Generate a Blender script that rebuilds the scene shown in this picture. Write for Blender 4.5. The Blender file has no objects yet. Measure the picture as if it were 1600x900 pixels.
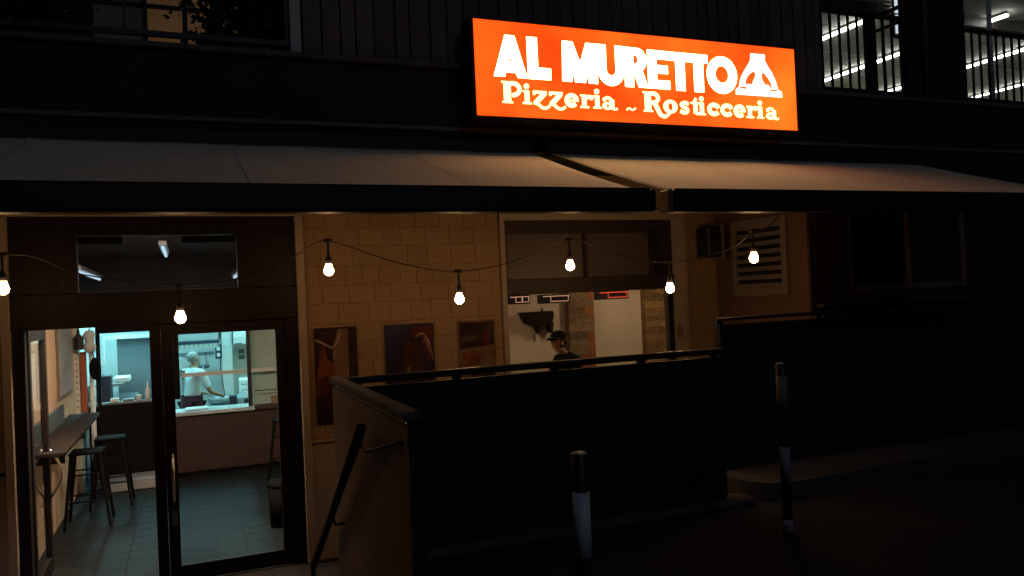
import bpy, bmesh, math, random
from mathutils import Vector
from mathutils.geometry import tessellate_polygon
random.seed(7)
PI = math.pi
scene = bpy.context.scene
COL = scene.collection

# ------------------------------------------------------------------ camera, world, sun, exposure
cam_d = bpy.data.cameras.new('camera'); cam = bpy.data.objects.new('camera', cam_d); COL.objects.link(cam)
cam_d.sensor_width = 36.0; cam_d.lens = 36.0*1240.39/1600; cam_d.clip_start = 0.05; cam_d.clip_end = 2000
YAW, PITCH, ROLL = 0.389384, 0.0093015, -0.0441359
f = Vector((math.sin(YAW)*math.cos(PITCH), math.cos(YAW)*math.cos(PITCH), math.sin(PITCH)))
rt = Vector((math.cos(YAW), -math.sin(YAW), 0)); up = rt.cross(f)
r2 = rt*math.cos(ROLL)+up*math.sin(ROLL); u2 = up*math.cos(ROLL)-rt*math.sin(ROLL)
from mathutils import Matrix
cam.matrix_world = Matrix(((r2.x, u2.x, -f.x, 0), (r2.y, u2.y, -f.y, 0), (r2.z, u2.z, -f.z, 1.6), (0, 0, 0, 1)))
scene.camera = cam

SUN_EL, SUN_ROT = math.radians(35), math.radians(172)
world = bpy.data.worlds.new('World'); scene.world = world; world.use_nodes = True
wn = world.node_tree.nodes; wl = world.node_tree.links
sky = wn.new('ShaderNodeTexSky'); sky.sky_type = 'NISHITA'; sky.sun_disc = False
sky.sun_elevation = SUN_EL; sky.sun_rotation = SUN_ROT
bg = wn['Background']; bg.inputs['Strength'].default_value = 0.0006
wl.new(sky.outputs['Color'], bg.inputs['Color'])
sun_d = bpy.data.lights.new('sun', 'SUN'); sun_d.energy = 0.085; sun_d.angle = math.radians(12); sun_d.color = (0.58, 0.76, 1.0)
sun = bpy.data.objects.new('sun', sun_d); COL.objects.link(sun)
sd = Vector((math.sin(SUN_ROT)*math.cos(SUN_EL), math.cos(SUN_ROT)*math.cos(SUN_EL), math.sin(SUN_EL)))
sun.rotation_euler = sd.to_track_quat('Z', 'Y').to_euler()
vs = scene.view_settings
vs.view_transform = 'Standard'; vs.look = 'None'; vs.exposure = 0.0; vs.gamma = 1.0; vs.use_curve_mapping = False

# ------------------------------------------------------------------ materials
MATS = {}
def mat(name, col, rough=0.6, metal=0.0, var=0.0, scale=6.0, bump=0.0, bscale=None, spec=0.5, stretch=(1, 1, 1), coat=0.0, wear=0.0):
    m = bpy.data.materials.new(name); m.use_nodes = True
    nt = m.node_tree; n = nt.nodes; l = nt.links; p = n['Principled BSDF']
    p.inputs['Roughness'].default_value = rough; p.inputs['Metallic'].default_value = metal
    p.inputs['Specular IOR Level'].default_value = spec
    p.inputs['Coat Weight'].default_value = coat
    p.inputs['Base Color'].default_value = (*col, 1)
    if var or bump or wear:
        tc = n.new('ShaderNodeTexCoord'); mp = n.new('ShaderNodeMapping'); mp.inputs['Scale'].default_value = stretch
        l.new(tc.outputs['Object'], mp.inputs['Vector'])
        if var:
            oi = n.new('ShaderNodeObjectInfo')
            nz = n.new('ShaderNodeTexNoise'); nz.inputs['Scale'].default_value = scale; nz.inputs['Detail'].default_value = 6
            l.new(mp.outputs['Vector'], nz.inputs['Vector'])
            ad = n.new('ShaderNodeMath'); ad.operation = 'MULTIPLY_ADD'; ad.inputs[1].default_value = 0.35; l.new(oi.outputs['Random'], ad.inputs[0]); l.new(nz.outputs['Fac'], ad.inputs[2])
            rp = n.new('ShaderNodeMapRange'); rp.inputs['From Min'].default_value = 0.35; rp.inputs['From Max'].default_value = 1.0
            rp.inputs['To Min'].default_value = 1-var; rp.inputs['To Max'].default_value = 1+var
            l.new(ad.outputs[0], rp.inputs['Value'])
            mx = n.new('ShaderNodeVectorMath'); mx.operation = 'SCALE'; mx.inputs[0].default_value = col
            l.new(rp.outputs[0], mx.inputs['Scale']); l.new(mx.outputs[0], p.inputs['Base Color'])
            rr = n.new('ShaderNodeMapRange'); rr.inputs['To Min'].default_value = max(0.02, rough-0.12); rr.inputs['To Max'].default_value = min(1, rough+0.12)
            l.new(nz.outputs['Fac'], rr.inputs['Value']); l.new(rr.outputs[0], p.inputs['Roughness'])
        if bump:
            nb = n.new('ShaderNodeTexNoise'); nb.inputs['Scale'].default_value = bscale or scale*4; nb.inputs['Detail'].default_value = 8
            l.new(mp.outputs['Vector'], nb.inputs['Vector'])
            bp = n.new('ShaderNodeBump'); bp.inputs['Strength'].default_value = bump; bp.inputs['Distance'].default_value = 0.02
            l.new(nb.outputs['Fac'], bp.inputs['Height']); l.new(bp.outputs[0], p.inputs['Normal'])
    MATS[name] = m
    return m
def emit(name, col, strength, var=0.0, scale=2.0):
    m = bpy.data.materials.new(name); m.use_nodes = True
    nt = m.node_tree; n = nt.nodes; l = nt.links; n.remove(n['Principled BSDF'])
    e = n.new('ShaderNodeEmission'); e.inputs['Color'].default_value = (*col, 1); e.inputs['Strength'].default_value = strength
    if var:
        tc = n.new('ShaderNodeTexCoord'); nz = n.new('ShaderNodeTexNoise'); nz.inputs['Scale'].default_value = scale
        l.new(tc.outputs['Object'], nz.inputs['Vector'])
        rp = n.new('ShaderNodeMapRange'); rp.inputs['From Min'].default_value = 0.3; rp.inputs['From Max'].default_value = 0.7
        rp.inputs['To Min'].default_value = strength*(1-var); rp.inputs['To Max'].default_value = strength*(1+var)
        l.new(nz.outputs['Fac'], rp.inputs['Value']); l.new(rp.outputs[0], e.inputs['Strength'])
    l.new(e.outputs[0], n['Material Output'].inputs['Surface'])
    MATS[name] = m
    return m
def glass(name, tint=(1, 1, 1), rough=0.02, ior=1.5):
    m = bpy.data.materials.new(name); m.use_nodes = True
    nt = m.node_tree; n = nt.nodes; l = nt.links; n.remove(n['Principled BSDF'])
    t = n.new('ShaderNodeBsdfTransparent'); t.inputs['Color'].default_value = (*tint, 1)
    g = n.new('ShaderNodeBsdfGlossy'); g.inputs['Roughness'].default_value = rough
    fr = n.new('ShaderNodeFresnel'); fr.inputs['IOR'].default_value = ior
    geo = n.new('ShaderNodeNewGeometry'); mu = n.new('ShaderNodeMath'); mu.operation = 'SUBTRACT'; mu.use_clamp = True
    l.new(fr.outputs[0], mu.inputs[0]); l.new(geo.outputs['Backfacing'], mu.inputs[1])
    mx = n.new('ShaderNodeMixShader'); l.new(mu.outputs[0], mx.inputs['Fac']); l.new(t.outputs[0], mx.inputs[1]); l.new(g.outputs[0], mx.inputs[2])
    l.new(mx.outputs[0], n['Material Output'].inputs['Surface'])
    MATS[name] = m
    return m

M_asphalt = mat('asphalt', (0.020, 0.019, 0.023), 0.85, var=0.35, scale=3, bump=0.5, bscale=90)
M_kerb = mat('concrete', (0.05, 0.045, 0.048), 0.85, var=0.35, scale=4, bump=0.4, bscale=30)
M_stone = mat('sandstone', (0.36, 0.235, 0.125), 0.85, var=0.13, scale=3, bump=0.3, bscale=25)
M_mortar = mat('mortar', (0.30, 0.195, 0.105), 0.95, var=0.2, scale=8, bump=0.4)
M_plinth = mat('plinth_plaster', (0.36, 0.27, 0.19), 0.8, var=0.2, scale=3, bump=0.2)
M_white_trim = mat('travertine_trim', (0.42, 0.33, 0.25), 0.6, var=0.15, scale=6)
M_dark_wood = mat('dark_door_frame', (0.013, 0.0072, 0.006), 0.5, var=0.35, scale=3, stretch=(8, 8, 1), spec=0.25)
M_black_metal = mat('black_painted_metal', (0.014, 0.012, 0.012), 0.45, var=0.3, scale=7)
M_fence = mat('black_fence_paint', (0.009, 0.008, 0.009), 0.6, var=0.45, scale=3, stretch=(3, 3, .6))
M_pink = mat('pinkish_render', (0.27, 0.20, 0.17), 0.9, var=0.25, scale=3, bump=0.5, bscale=14)
M_coping = mat('grey_coping', (0.085, 0.078, 0.078), 0.75, var=0.35, spec=0.25, scale=8, bump=0.3)
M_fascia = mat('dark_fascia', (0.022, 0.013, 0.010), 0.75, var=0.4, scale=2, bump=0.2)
M_plank = mat('brown_plank', (0.15, 0.11, 0.085), 0.7, var=0.35, scale=3, stretch=(6, 6, .5), bump=0.2)
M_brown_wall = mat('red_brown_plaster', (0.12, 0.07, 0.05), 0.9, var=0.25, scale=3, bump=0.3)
M_awning = mat('awning_fabric', (0.74, 0.635, 0.525), 0.9, var=0.16, scale=1.6, bump=0.15, bscale=60, stretch=(1, .35, 1))
M_bar = mat('bronze_bar', (0.016, 0.009, 0.007), 0.5, var=0.2)
M_cap = mat('bar_end_cap', (0.22, 0.15, 0.11), 0.6)
M_seam = mat('awning_seam', (0.68, 0.585, 0.485), 0.9)
M_cabinet = mat('sign_cabinet', (0.03, 0.025, 0.025), 0.5, var=0.2)
M_face = emit('lit_orange_face', (1.0, 0.078, 0.005), 1.9, 0.42, 1.3)
_n = M_face.node_tree.nodes; _l = M_face.node_tree.links
_nz = _n.new('ShaderNodeTexNoise'); _nz.inputs['Scale'].default_value = 1.1; _nz.inputs['Detail'].default_value = 3
_tc = [q for q in _n if q.type == 'TEX_COORD'][0]; _l.new(_tc.outputs['Object'], _nz.inputs['Vector'])
_cr = _n.new('ShaderNodeValToRGB'); _cr.color_ramp.elements[0].position = .36; _cr.color_ramp.elements[1].position = .66
_cr.color_ramp.elements[0].color = (1, .058, .004, 1); _cr.color_ramp.elements[1].color = (1, .096, .007, 1)
_l.new(_nz.outputs['Fac'], _cr.inputs['Fac']); _l.new(_cr.outputs['Color'], [q for q in _n if q.type == 'EMISSION'][0].inputs['Color'])
M_letter = emit('lit_white_letters', (1.0, 0.72, 0.32), 9.5)
M_emblem = emit('lit_white_emblem', (1.0, 0.86, 0.72), 2.4)
M_letter2 = emit('lit_cream_letters', (1.0, 0.75, 0.26), 3.4)
M_bulb = emit('lit_bulb_glass', (1.0, 0.55, 0.24), 62.0)
M_tube = emit('cold_tube', (0.36, 0.93, 1.0), 180.0)
M_tube_dim = emit('dim_cold_tube', (0.62, 0.88, 1.0), 3.2)
M_hood = mat('dull_white_hood', (0.27, 0.28, 0.28), 0.5, var=0.1)
M_entry_fill = emit('entrance_fill_light', (1.0, 0.79, 0.58), 185.0)  # glow of the unseen panels added to brighten the entrance
M_hood_fill = emit('hood_fill_light', (0.45, 0.95, 1.0), 42.0)  # glow of the unseen lamp added under the hood
M_led = emit('white_led', (0.97, 1.0, 0.92), 17.0)
M_warm_panel = emit('warm_ceiling_lamp', (1.0, 0.68, 0.38), 46.0)
M_red_tube = emit('red_heater_tube', (1.0, 0.085, 0.03), 0.85)
M_pale_tube = emit('pale_heater_tube', (1.0, 0.50, 0.30), 0.5)
M_window_glow = emit('lit_curtained_window', (0.052, 0.027, 0.012), 0.9, 0.25, 1.5)
M_grey_glow = emit('dim_curtained_window', (0.010, 0.008, 0.009), 0.6, 0.3, 1.5)
M_glass = glass('clear_glass', (0.93, 0.96, 0.96))
M_tglass = glass('transom_glass', (0.5, 0.51, 0.53))
M_fglass = glass('dull_pane_glass', (0.9, 0.9, 0.9), 0.35)
M_cord = mat('black_cord', (0.03, 0.018, 0.012), 0.6)
M_socket = mat('bulb_socket', (0.03, 0.02, 0.015), 0.5)
M_beige = mat('beige_wall', (0.68, 0.47, 0.30), 0.85, var=0.12, scale=3, bump=0.15)
M_dwall = mat('dining_white_wall', (0.62, 0.55, 0.47), 0.85, var=0.10, scale=2, bump=0.15)
M_kwall = mat('kitchen_white_wall', (0.55, 0.62, 0.62), 0.5, var=0.08, scale=3)
M_steel = mat('brushed_steel', (0.38, 0.42, 0.44), 0.35, 0.9, var=0.15, scale=5, stretch=(1, 1, 10))
M_steel_panel = mat('dull_steel_panel', (0.11, 0.135, 0.15), 0.5, 0.2, var=0.25, scale=2)
M_ceiling = mat('grey_ceiling_slat', (0.065, 0.058, 0.055), 0.6, var=0.25, scale=4, stretch=(1, 6, 6))
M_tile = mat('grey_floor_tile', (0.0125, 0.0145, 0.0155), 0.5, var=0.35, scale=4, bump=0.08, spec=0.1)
M_grout = mat('grout', (0.008, 0.010, 0.011), 0.9)
M_bar_wood = mat('reddish_bar_wood', (0.038, 0.0135, 0.008), 0.6, var=0.4, scale=3, stretch=(1, 6, 6))
M_dark_panel = mat('dark_partition', (0.005, 0.0035, 0.003), 0.7, var=0.3, spec=0.1)
M_counter = mat('pale_counter_top', (0.45, 0.50, 0.50), 0.35, var=0.15)
M_shelf = mat('brown_shelf_wood', (0.020, 0.012, 0.009), 0.7, spec=0.2, var=0.3, scale=4, stretch=(6, 1, 6))
M_orange = mat('orange_brick_red', (0.34, 0.085, 0.035), 0.8, var=0.2)
M_white = mat('white_paint', (0.72, 0.72, 0.70), 0.5, var=0.06)
M_offwhite = mat('offwhite_plastic', (0.55, 0.53, 0.48), 0.5)
M_picture = mat('faded_picture', (0.30, 0.27, 0.25), 0.6, var=0.5, scale=4)
M_frame = mat('thin_picture_frame', (0.12, 0.07, 0.04), 0.5)
M_bollard = mat('bollard_red_brown', (0.04, 0.016, 0.013), 0.5, var=0.3, scale=12)
M_bollard_white = mat('bollard_white_band', (0.66, 0.69, 0.73), 0.5, var=0.22, scale=9)
M_bcap = mat('bollard_cap', (0.55, 0.5, 0.42), 0.4, 0.3)
M_skin = mat('skin', (0.46, 0.25, 0.16), 0.55, var=0.08)
M_black_cloth = mat('black_cloth', (0.0055, 0.005, 0.0055), 0.9, var=0.2, spec=0.1)
M_white_cloth = mat('pale_cloth', (0.66, 0.72, 0.74), 0.85, var=0.12, bump=1.0, bscale=9)
M_maroon = mat('maroon_cloth', (0.085, 0.008, 0.02), 0.85, var=0.2)
M_grey_hair = mat('grey_hair', (0.24, 0.22, 0.21), 0.8, var=0.35)
M_dark_hair = mat('dark_hair', (0.03, 0.018, 0.012), 0.7)
M_rock = mat('rough_stone_pillar', (0.20, 0.145, 0.09), 0.95, var=0.75, scale=30, bump=0.9, bscale=22)
M_rock2 = mat('golden_stone_pillar', (0.26, 0.165, 0.075), 0.95, var=0.7, scale=34, bump=0.9, bscale=24)
M_corner_brick = mat('orange_corner_stone', (0.27, 0.11, 0.04), 0.9, var=0.35, scale=9, bump=0.5)
M_blind = mat('brown_grey_blind', (0.20, 0.165, 0.14), 0.8, var=0.12, scale=2, stretch=(1, 1, 8))
M_beam = mat('dark_beam', (0.035, 0.024, 0.02), 0.55, var=0.25, stretch=(1, 6, 6))
M_leaf = mat('glossy_dark_leaf', (0.035, 0.055, 0.03), 0.28, var=0.4, scale=9)
M_stem = mat('woody_stem', (0.05, 0.035, 0.025), 0.9)
M_pot = mat('dark_planter', (0.03, 0.025, 0.025), 0.8)
M_hall = mat('hall_grey_panel', (0.50, 0.49, 0.45), 0.8, var=0.2, scale=1.5, stretch=(1, 1, 1))
M_hall_green = mat('hall_pale_green_wall', (0.46, 0.54, 0.37), 0.8, var=0.12)
M_hall_dark = mat('hall_dark_floor', (0.06, 0.06, 0.06), 0.8, var=0.3)
M_grille = mat('pale_grille', (0.18, 0.155, 0.135), 0.6, var=0.12)
M_hole = mat('dark_void', (0.006, 0.004, 0.004), 0.9)
M_chrome = mat('chrome', (0.65, 0.65, 0.65), 0.2, 1.0)
M_jamb = mat('pale_jamb_panel', (0.40, 0.35, 0.31), 0.5, var=0.1)
M_ink = mat('grey_ink', (0.06, 0.06, 0.07), 0.6)
M_stool = mat('worn_black_stool_metal', (0.006, 0.005, 0.005), 0.75, spec=0.06)
M_guard_panel = mat('grey_green_panel', (0.34, 0.43, 0.37), 0.8, var=0.1)
M_cardboard = mat('cardboard', (0.30, 0.19, 0.10), 0.9, var=0.1)
M_darkbox = mat('dark_blue_box', (0.02, 0.025, 0.05), 0.5)
M_terr = mat('terrace_tile', (0.022, 0.017, 0.015), 0.85, var=0.3, spec=0.2, bump=0.2)
M_p_dark = mat('poster_dark_print', (0.055, 0.026, 0.016), 0.25, var=0.6, scale=5)
M_p_brown = mat('poster_brown_print', (0.17, 0.105, 0.065), 0.25, var=0.6, scale=6)
M_p_orange = mat('poster_orange_print', (0.20, 0.068, 0.028), 0.25, var=0.35, scale=7)
M_p_purple = mat('poster_purple_print', (0.036, 0.028, 0.066), 0.2, var=0.5, scale=4)
M_p_red = mat('poster_red_print', (0.11, 0.032, 0.022), 0.2, var=0.5, scale=5)
M_p_pale = mat('poster_pale_print', (0.40, 0.28, 0.20), 0.25, var=0.2)

# ------------------------------------------------------------------ mesh helpers
ORG = {}
def box(bm, x0, x1, y0, y1, z0, z1, bev=0.0):
    v = [bm.verts.new(p) for p in ((x0, y0, z0), (x1, y0, z0), (x1, y1, z0), (x0, y1, z0), (x0, y0, z1), (x1, y0, z1), (x1, y1, z1), (x0, y1, z1))]
    fs = [bm.faces.new([v[i] for i in q]) for q in ((0, 3, 2, 1), (4, 5, 6, 7), (0, 1, 5, 4), (1, 2, 6, 5), (2, 3, 7, 6), (3, 0, 4, 7))]
    if bev:
        es = list({e for f_ in fs for e in f_.edges})
        bmesh.ops.bevel(bm, geom=es, offset=bev, segments=1, affect='EDGES', profile=0.5)
def B(*a, bev=0.0):
    bm = bmesh.new(); box(bm, *a, bev=bev); return bm
def tube(bm, pts, r, seg=8, cap=True):
    pts = [Vector(p) for p in pts]; n = len(pts); rings = []
    rs = r if isinstance(r, (list, tuple)) else [r]*n
    prev = None
    for i, p in enumerate(pts):
        d = (pts[min(i+1, n-1)]-pts[max(i-1, 0)]).normalized()
        a = prev if prev is not None else (Vector((0, 0, 1)) if abs(d.z) < 0.9 else Vector((1, 0, 0)))
        s = d.cross(a).normalized(); t = s.cross(d).normalized(); prev = t
        rings.append([bm.verts.new(p+(s*math.cos(2*PI*k/seg)+t*math.sin(2*PI*k/seg))*rs[i]) for k in range(seg)])
    for a, b in zip(rings, rings[1:]):
        for k in range(seg):
            bm.faces.new((a[k], a[(k+1) % seg], b[(k+1) % seg], b[k]))
    if cap:
        bm.faces.new(rings[0][::-1]); bm.faces.new(rings[-1])
def T(pts, r, seg=8):
    bm = bmesh.new(); tube(bm, pts, r, seg); return bm
def lathe(bm, prof, cx, cy, seg=20):
    rings = []
    for r, z in prof:
        if r < 1e-5: rings.append([bm.verts.new((cx, cy, z))])
        else: rings.append([bm.verts.new((cx+r*math.cos(2*PI*k/seg), cy+r*math.sin(2*PI*k/seg), z)) for k in range(seg)])
    for a, b in zip(rings, rings[1:]):
        if len(a) == 1 and len(b) == 1: continue
        for k in range(seg):
            k2 = (k+1) % seg
            if len(a) == 1: bm.faces.new((a[0], b[k2], b[k]))
            elif len(b) == 1: bm.faces.new((a[k], a[k2], b[0]))
            else: bm.faces.new((a[k], a[k2], b[k2], b[k]))
def ball(bm, c, r, seg=12, sc=(1, 1, 1)):
    m = Matrix.Translation(c) @ Matrix.Diagonal((r*sc[0], r*sc[1], r*sc[2], 1))
    bmesh.ops.create_uvsphere(bm, u_segments=seg, v_segments=max(6, seg*2//3), radius=1, matrix=m)
def prism(bm, loops, place, d0, d1):
    """loops: list of 2-D loops (outer, holes). place(u, v, d) -> 3-D. Front at d0, back at d1."""
    l3 = [[Vector((u, v, 0)) for u, v in lp] for lp in loops]
    tris = tessellate_polygon(l3)
    flat = [p for lp in loops for p in lp]
    va = [bm.verts.new(place(u, v, d0)) for u, v in flat]; vb = [bm.verts.new(place(u, v, d1)) for u, v in flat]
    for t in tris:
        try: bm.faces.new([va[i] for i in t]); bm.faces.new([vb[i] for i in reversed(t)])
        except ValueError: pass
    o = 0
    for lp in loops:
        n = len(lp)
        for i in range(n):
            j = (i+1) % n
            try: bm.faces.new((va[o+i], va[o+j], vb[o+j], vb[o+i]))
            except ValueError: pass
        o += n
def obj(name, bm, m, parent=None, smooth=False, at=None):
    me = bpy.data.meshes.new(name)
    org = Vector(at) if at is not None else (ORG[parent] if parent is not None else Vector((0, 0, 0)))
    bmesh.ops.recalc_face_normals(bm, faces=bm.faces)
    if org.length: bmesh.ops.translate(bm, verts=bm.verts, vec=-org)
    bm.to_mesh(me); bm.free()
    if smooth: me.polygons.foreach_set('use_smooth', [True]*len(me.polygons))
    if m: me.materials.append(m)
    o = bpy.data.objects.new(name, me); COL.objects.link(o)
    if parent is not None:
        o.parent = parent; o.location = org-ORG[parent]
    else: o.location = org
    ORG[o] = org
    return o
def tag(o, label, cat, group=None):
    o['label'] = label; o['category'] = cat
    if group: o['group'] = group
    return o
def thing(name, label, cat, loc, group=None):
    o = bpy.data.objects.new(name, None); COL.objects.link(o); o.location = loc; o.empty_display_size = 0.1
    ORG[o] = Vector(loc)
    return tag(o, label, cat, group)
def struct(name, bm, m, smooth=False):
    o = obj(name, bm, m, smooth=smooth); o['kind'] = 'structure'; return o
def dup(root, loc, label, rotz=0.0):
    r = root.copy(); COL.objects.link(r); r.location = loc; r.rotation_euler = (0, 0, rotz); r['label'] = label
    for ch in list(root.children):
        c = ch.copy(); COL.objects.link(c); c.parent = r
        for g in list(ch.children):
            d = g.copy(); COL.objects.link(d); d.parent = c
    return r
def inst(name, mesh, loc, parent):
    o = bpy.data.objects.new(name, mesh); COL.objects.link(o); o.parent = parent; o.location = Vector(loc)-ORG[parent]; ORG[o] = Vector(loc)
    return o
def catmull(pts, n=6):
    pts = [Vector(p) for p in pts]; out = []
    P = [pts[0]*2-pts[1]]+pts+[pts[-1]*2-pts[-2]]
    for i in range(1, len(P)-2):
        a, b, c, d = P[i-1:i+3]
        for k in range(n):
            t = k/n
            out.append(0.5*((2*b)+(c-a)*t+(2*a-5*b+4*c-d)*t*t+(3*b-a-3*c+d)*t*t*t))
    out.append(pts[-1]); return out

F = 7.0          # ground-floor facade plane
U = 5.7          # upper floor front plane
FL = -0.6        # floor of the pizzeria

# ------------------------------------------------------------------ ground, kerbs, steps
bm = bmesh.new()
for x0, x1, y0, y1 in ((-300, 300, -300, 3.6), (0.88, 300, 3.6, 4.86), (-300, -1.4, 3.6, 300), (5.3, 300, 4.86, 7.15), (9.6, 300, 7.15, 300), (-1.4, 9.6, 17, 300)):
    bm.faces.new([bm.verts.new(p) for p in ((x0, y0, 0), (x1, y0, 0), (x1, y1, 0), (x0, y1, 0))])
struct('road', bm, M_asphalt)
struct('terrace_floor', B(-1.4, 5.3, 4.4, 7.0, FL-0.1, FL), M_terr)
bm = bmesh.new(); box(bm, 0.9, 5.3, 4.86, 4.96, FL, 0.0); box(bm, -1.5, -1.4, 3.6, 7.0, FL, 0.02)
struct('retaining_wall', bm, M_pink)
k = struct('kerb', B(0.92, 3.78, 4.70, 4.90, 0.0, 0.055, bev=0.015), M_kerb)
bm = bmesh.new()
out = []
cx, cy, rad = 4.12, 4.98, 0.30
for i in range(9):
    a = PI+i*PI/16; out.append((cx+rad*math.cos(a), cy+rad*math.sin(a)))
out += [(5.3, 4.74), (12, 4.9), (12, 5.6), (3.82, 5.6)]
prism(bm, [out], lambda u, v, d: (u, v, d), 0.13, 0.0)
struct('pavement', bm, M_kerb)
# kerb stones along the front edge of the raised pavement
st = thing('stairs', 'short flight of steps going down from the street to the glass door', 'stairs', (-0.3, 4.2, FL))
for i in range(4):
    obj('step', B(-1.39, 0.885, 3.62+i*0.30, 3.92+i*0.30+(0.02 if i < 3 else 0), FL, -0.12*(i+1)+0.0, bev=0.008), M_kerb, st)

# ------------------------------------------------------------------ ground floor facade
fw = thing('facade_wall', 'tan stone block wall between the glass door and the wide window', 'wall', (1.85, F, FL))
bm = bmesh.new()
box(bm, 0.95, 2.76, F+0.0045, F+0.15, 0.43, 2.75); box(bm, 4.85, 5.243, F+0.0045, F+0.15, 0.43, 2.75)
box(bm, -1.75, -1.30, F+0.0045, F+0.15, 0.43, 2.75)
obj('mortar', bm, M_mortar, fw)
bm = bmesh.new()
for x0, x1 in ((0.95, 2.76), (4.85, 5.243), (-6, -1.30)): box(bm, x0, x1, F-0.005, F+0.15, FL, 0.40)
box(bm, 2.76, 4.85, F+0.0, F+0.15, FL, 0.34); box(bm, -6, -1.76, F, F+0.15, 0.40, 2.75); box(bm, -1.75, 5.243, F+0.03, F+0.15, 2.75, 2.9)
box(bm, 0.951, 4.849, F+0.05, F+0.149, 2.42, 2.751)
obj('plinth', bm, M_plinth, fw)
bm = bmesh.new()
for x0, x1 in ((0.95, 2.76), (4.85, 5.243)): box(bm, x0, x1, F-0.02, F+0.02, 0.40, 0.43, bev=0.005)
obj('plinth_cap', bm, M_white_trim, fw)
blocks = {}
def block_mesh(w, h, var):
    key = (round(w, 3), round(h, 3), var)
    if key in blocks: return blocks[key]
    b = bmesh.new(); rr = random.Random(hash(key) & 0xffff); c = 0.0022
    t = [rr.uniform(0, 0.003) for _ in range(4)]
    vb = [b.verts.new((x, 0.02, z)) for x, z in ((0, 0), (w, 0), (w, h), (0, h))]
    vm = [b.verts.new((x, 0.004, z)) for x, z in ((0, 0), (w, 0), (w, h), (0, h))]
    vf = [b.verts.new((x, -t[i], z)) for i, (x, z) in enumerate(((c, c), (w-c, c), (w-c, h-c), (c, h-c)))]
    b.faces.new(vf)
    for a, d in ((vb, vm), (vm, vf)):
        for i in range(4): b.faces.new((a[i], a[(i+1) % 4], d[(i+1) % 4], d[i]))
    bmesh.ops.recalc_face_normals(b, faces=b.faces)
    me = bpy.data.meshes.new('stone_block'); b.to_mesh(me); b.free(); me.materials.append(M_stone); blocks[key] = me
    return me
rows = []
z = 0.434
while z < 2.36:
    h = random.choice((0.155, 0.165, 0.175)); rows.append((z, h)); z += h+0.0025
for x0, x1 in ((0.955, 2.755), (4.855, 5.238), (-1.745, -1.305)):
    for z, h in rows:
        x = x0
        first = True
        while x < x1-0.01:
            w = random.choice((0.15, 0.19, 0.23, 0.27))*(0.6 if first and random.random() < .5 else 1); first = False
            if x+w > x1-0.07: w = x1-x
            inst('stone_block', block_mesh(w-0.0025, h, random.randint(0, 2)), (x, F, z), fw)
            x += w

# marble surround of the door
ds = thing('door_surround', 'thin pale stone strip framing the brown glass door unit', 'door surround', (0.9, F, FL))
obj('jamb', B(0.875, 0.945, F-0.05, F+0.15, FL, 2.36, bev=0.006), M_white_trim, ds)
obj('jamb', B(-1.30, -1.235, F-0.05, F+0.15, FL, 2.36, bev=0.006), M_white_trim, ds)
obj('head', B(-1.30, 0.945, F-0.052, F+0.15, 2.362, 2.42, bev=0.006), M_white_trim, ds)

# ------------------------------------------------------------------ entrance door unit
ed = thing('entrance_door', 'dark brown double door with glass leaves, one swung open, and a glazed transom', 'door', (-0.2, F, FL))
bm = bmesh.new()
box(bm, -1.235, -1.155, F, F+0.12, FL, 1.49); box(bm, 0.775, 0.875, F, F+0.12, FL, 1.49); 
obj('frame_post', bm, M_dark_wood, ed)
obj('transom_beam', B(-1.235, 0.875, F-0.02, F+0.13, 1.492, 1.765, bev=0.006), M_dark_wood, ed)
bm = bmesh.new(); box(bm, -1.235, 0.875, F, F+0.12, 2.215, 2.36); 
obj('head_panel', bm, M_dark_wood, ed)
obj('side_panel', B(-1.235, -0.78, F, F+0.11, 1.767, 2.213), M_dark_wood, ed)
obj('side_panel', B(0.405, 0.875, F, F+0.11, 1.767, 2.213), M_dark_wood, ed)
obj('transom_glass', B(-0.778, 0.403, F+0.05, F+0.058, 1.769, 2.211), M_tglass, ed)
def leaf(parent_thing, tfm, w, handle_side):
    z0, z1 = FL+0.01, 1.4905
    b = bmesh.new(); fr = 0.085
    box(b, 0, fr, 0, .05, z0, z1); box(b, w-fr, w, 0, .05, z0, z1); box(b, fr, w-fr, 0, .05, z1-0.09, z1); box(b, fr, w-fr, 0, .05, z0, z0+0.115)
    bmesh.ops.transform(b, matrix=tfm, verts=b.verts); lf = obj('door_leaf', b, M_dark_wood, parent_thing)
    b = bmesh.new(); box(b, fr-0.005, w-fr+0.005, .021, .029, z0+0.11, z1-0.085)
    bmesh.ops.transform(b, matrix=tfm, verts=b.verts); obj('pane', b, M_glass, lf)
    hx = 0.05 if handle_side == 0 else w-0.05
    b = bmesh.new()
    pts = [(hx, -0.0, 0.03)]+[(hx, -0.085*math.sin(PI*i/10), 0.03+0.42*i/10) for i in range(1, 10)]+[(hx, 0.0, 0.45)]
    tube(b, pts, 0.011, 8)
    pts = [(hx, 0.05, 0.03)]+[(hx, 0.05+0.085*math.sin(PI*i/10), 0.03+0.42*i/10) for i in range(1, 10)]+[(hx, 0.05, 0.45)]
    tube(b, pts, 0.011, 8)
    bmesh.ops.transform(b, matrix=tfm, verts=b.verts); obj('handle', b, M_chrome, lf, True)
    b = bmesh.new(); box(b, hx-.02, hx+.02, -.006, .056, -0.14, -0.02)
    bmesh.ops.transform(b, matrix=tfm, verts=b.verts); obj('lock_plate', b, M_steel, lf)
leaf(ed, Matrix.Translation((-0.20, F+0.03, 0)), 0.975, 0)
leaf(ed, Matrix.Translation((-1.145, F+0.125, 0)) @ Matrix.Rotation(math.radians(90.0), 4, 'Z'), 0.82, 1)
obj('threshold', B(-1.235, 0.875, F-0.02, F+0.14, FL-0.02, FL+0.008), M_black_metal, ed)
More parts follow.
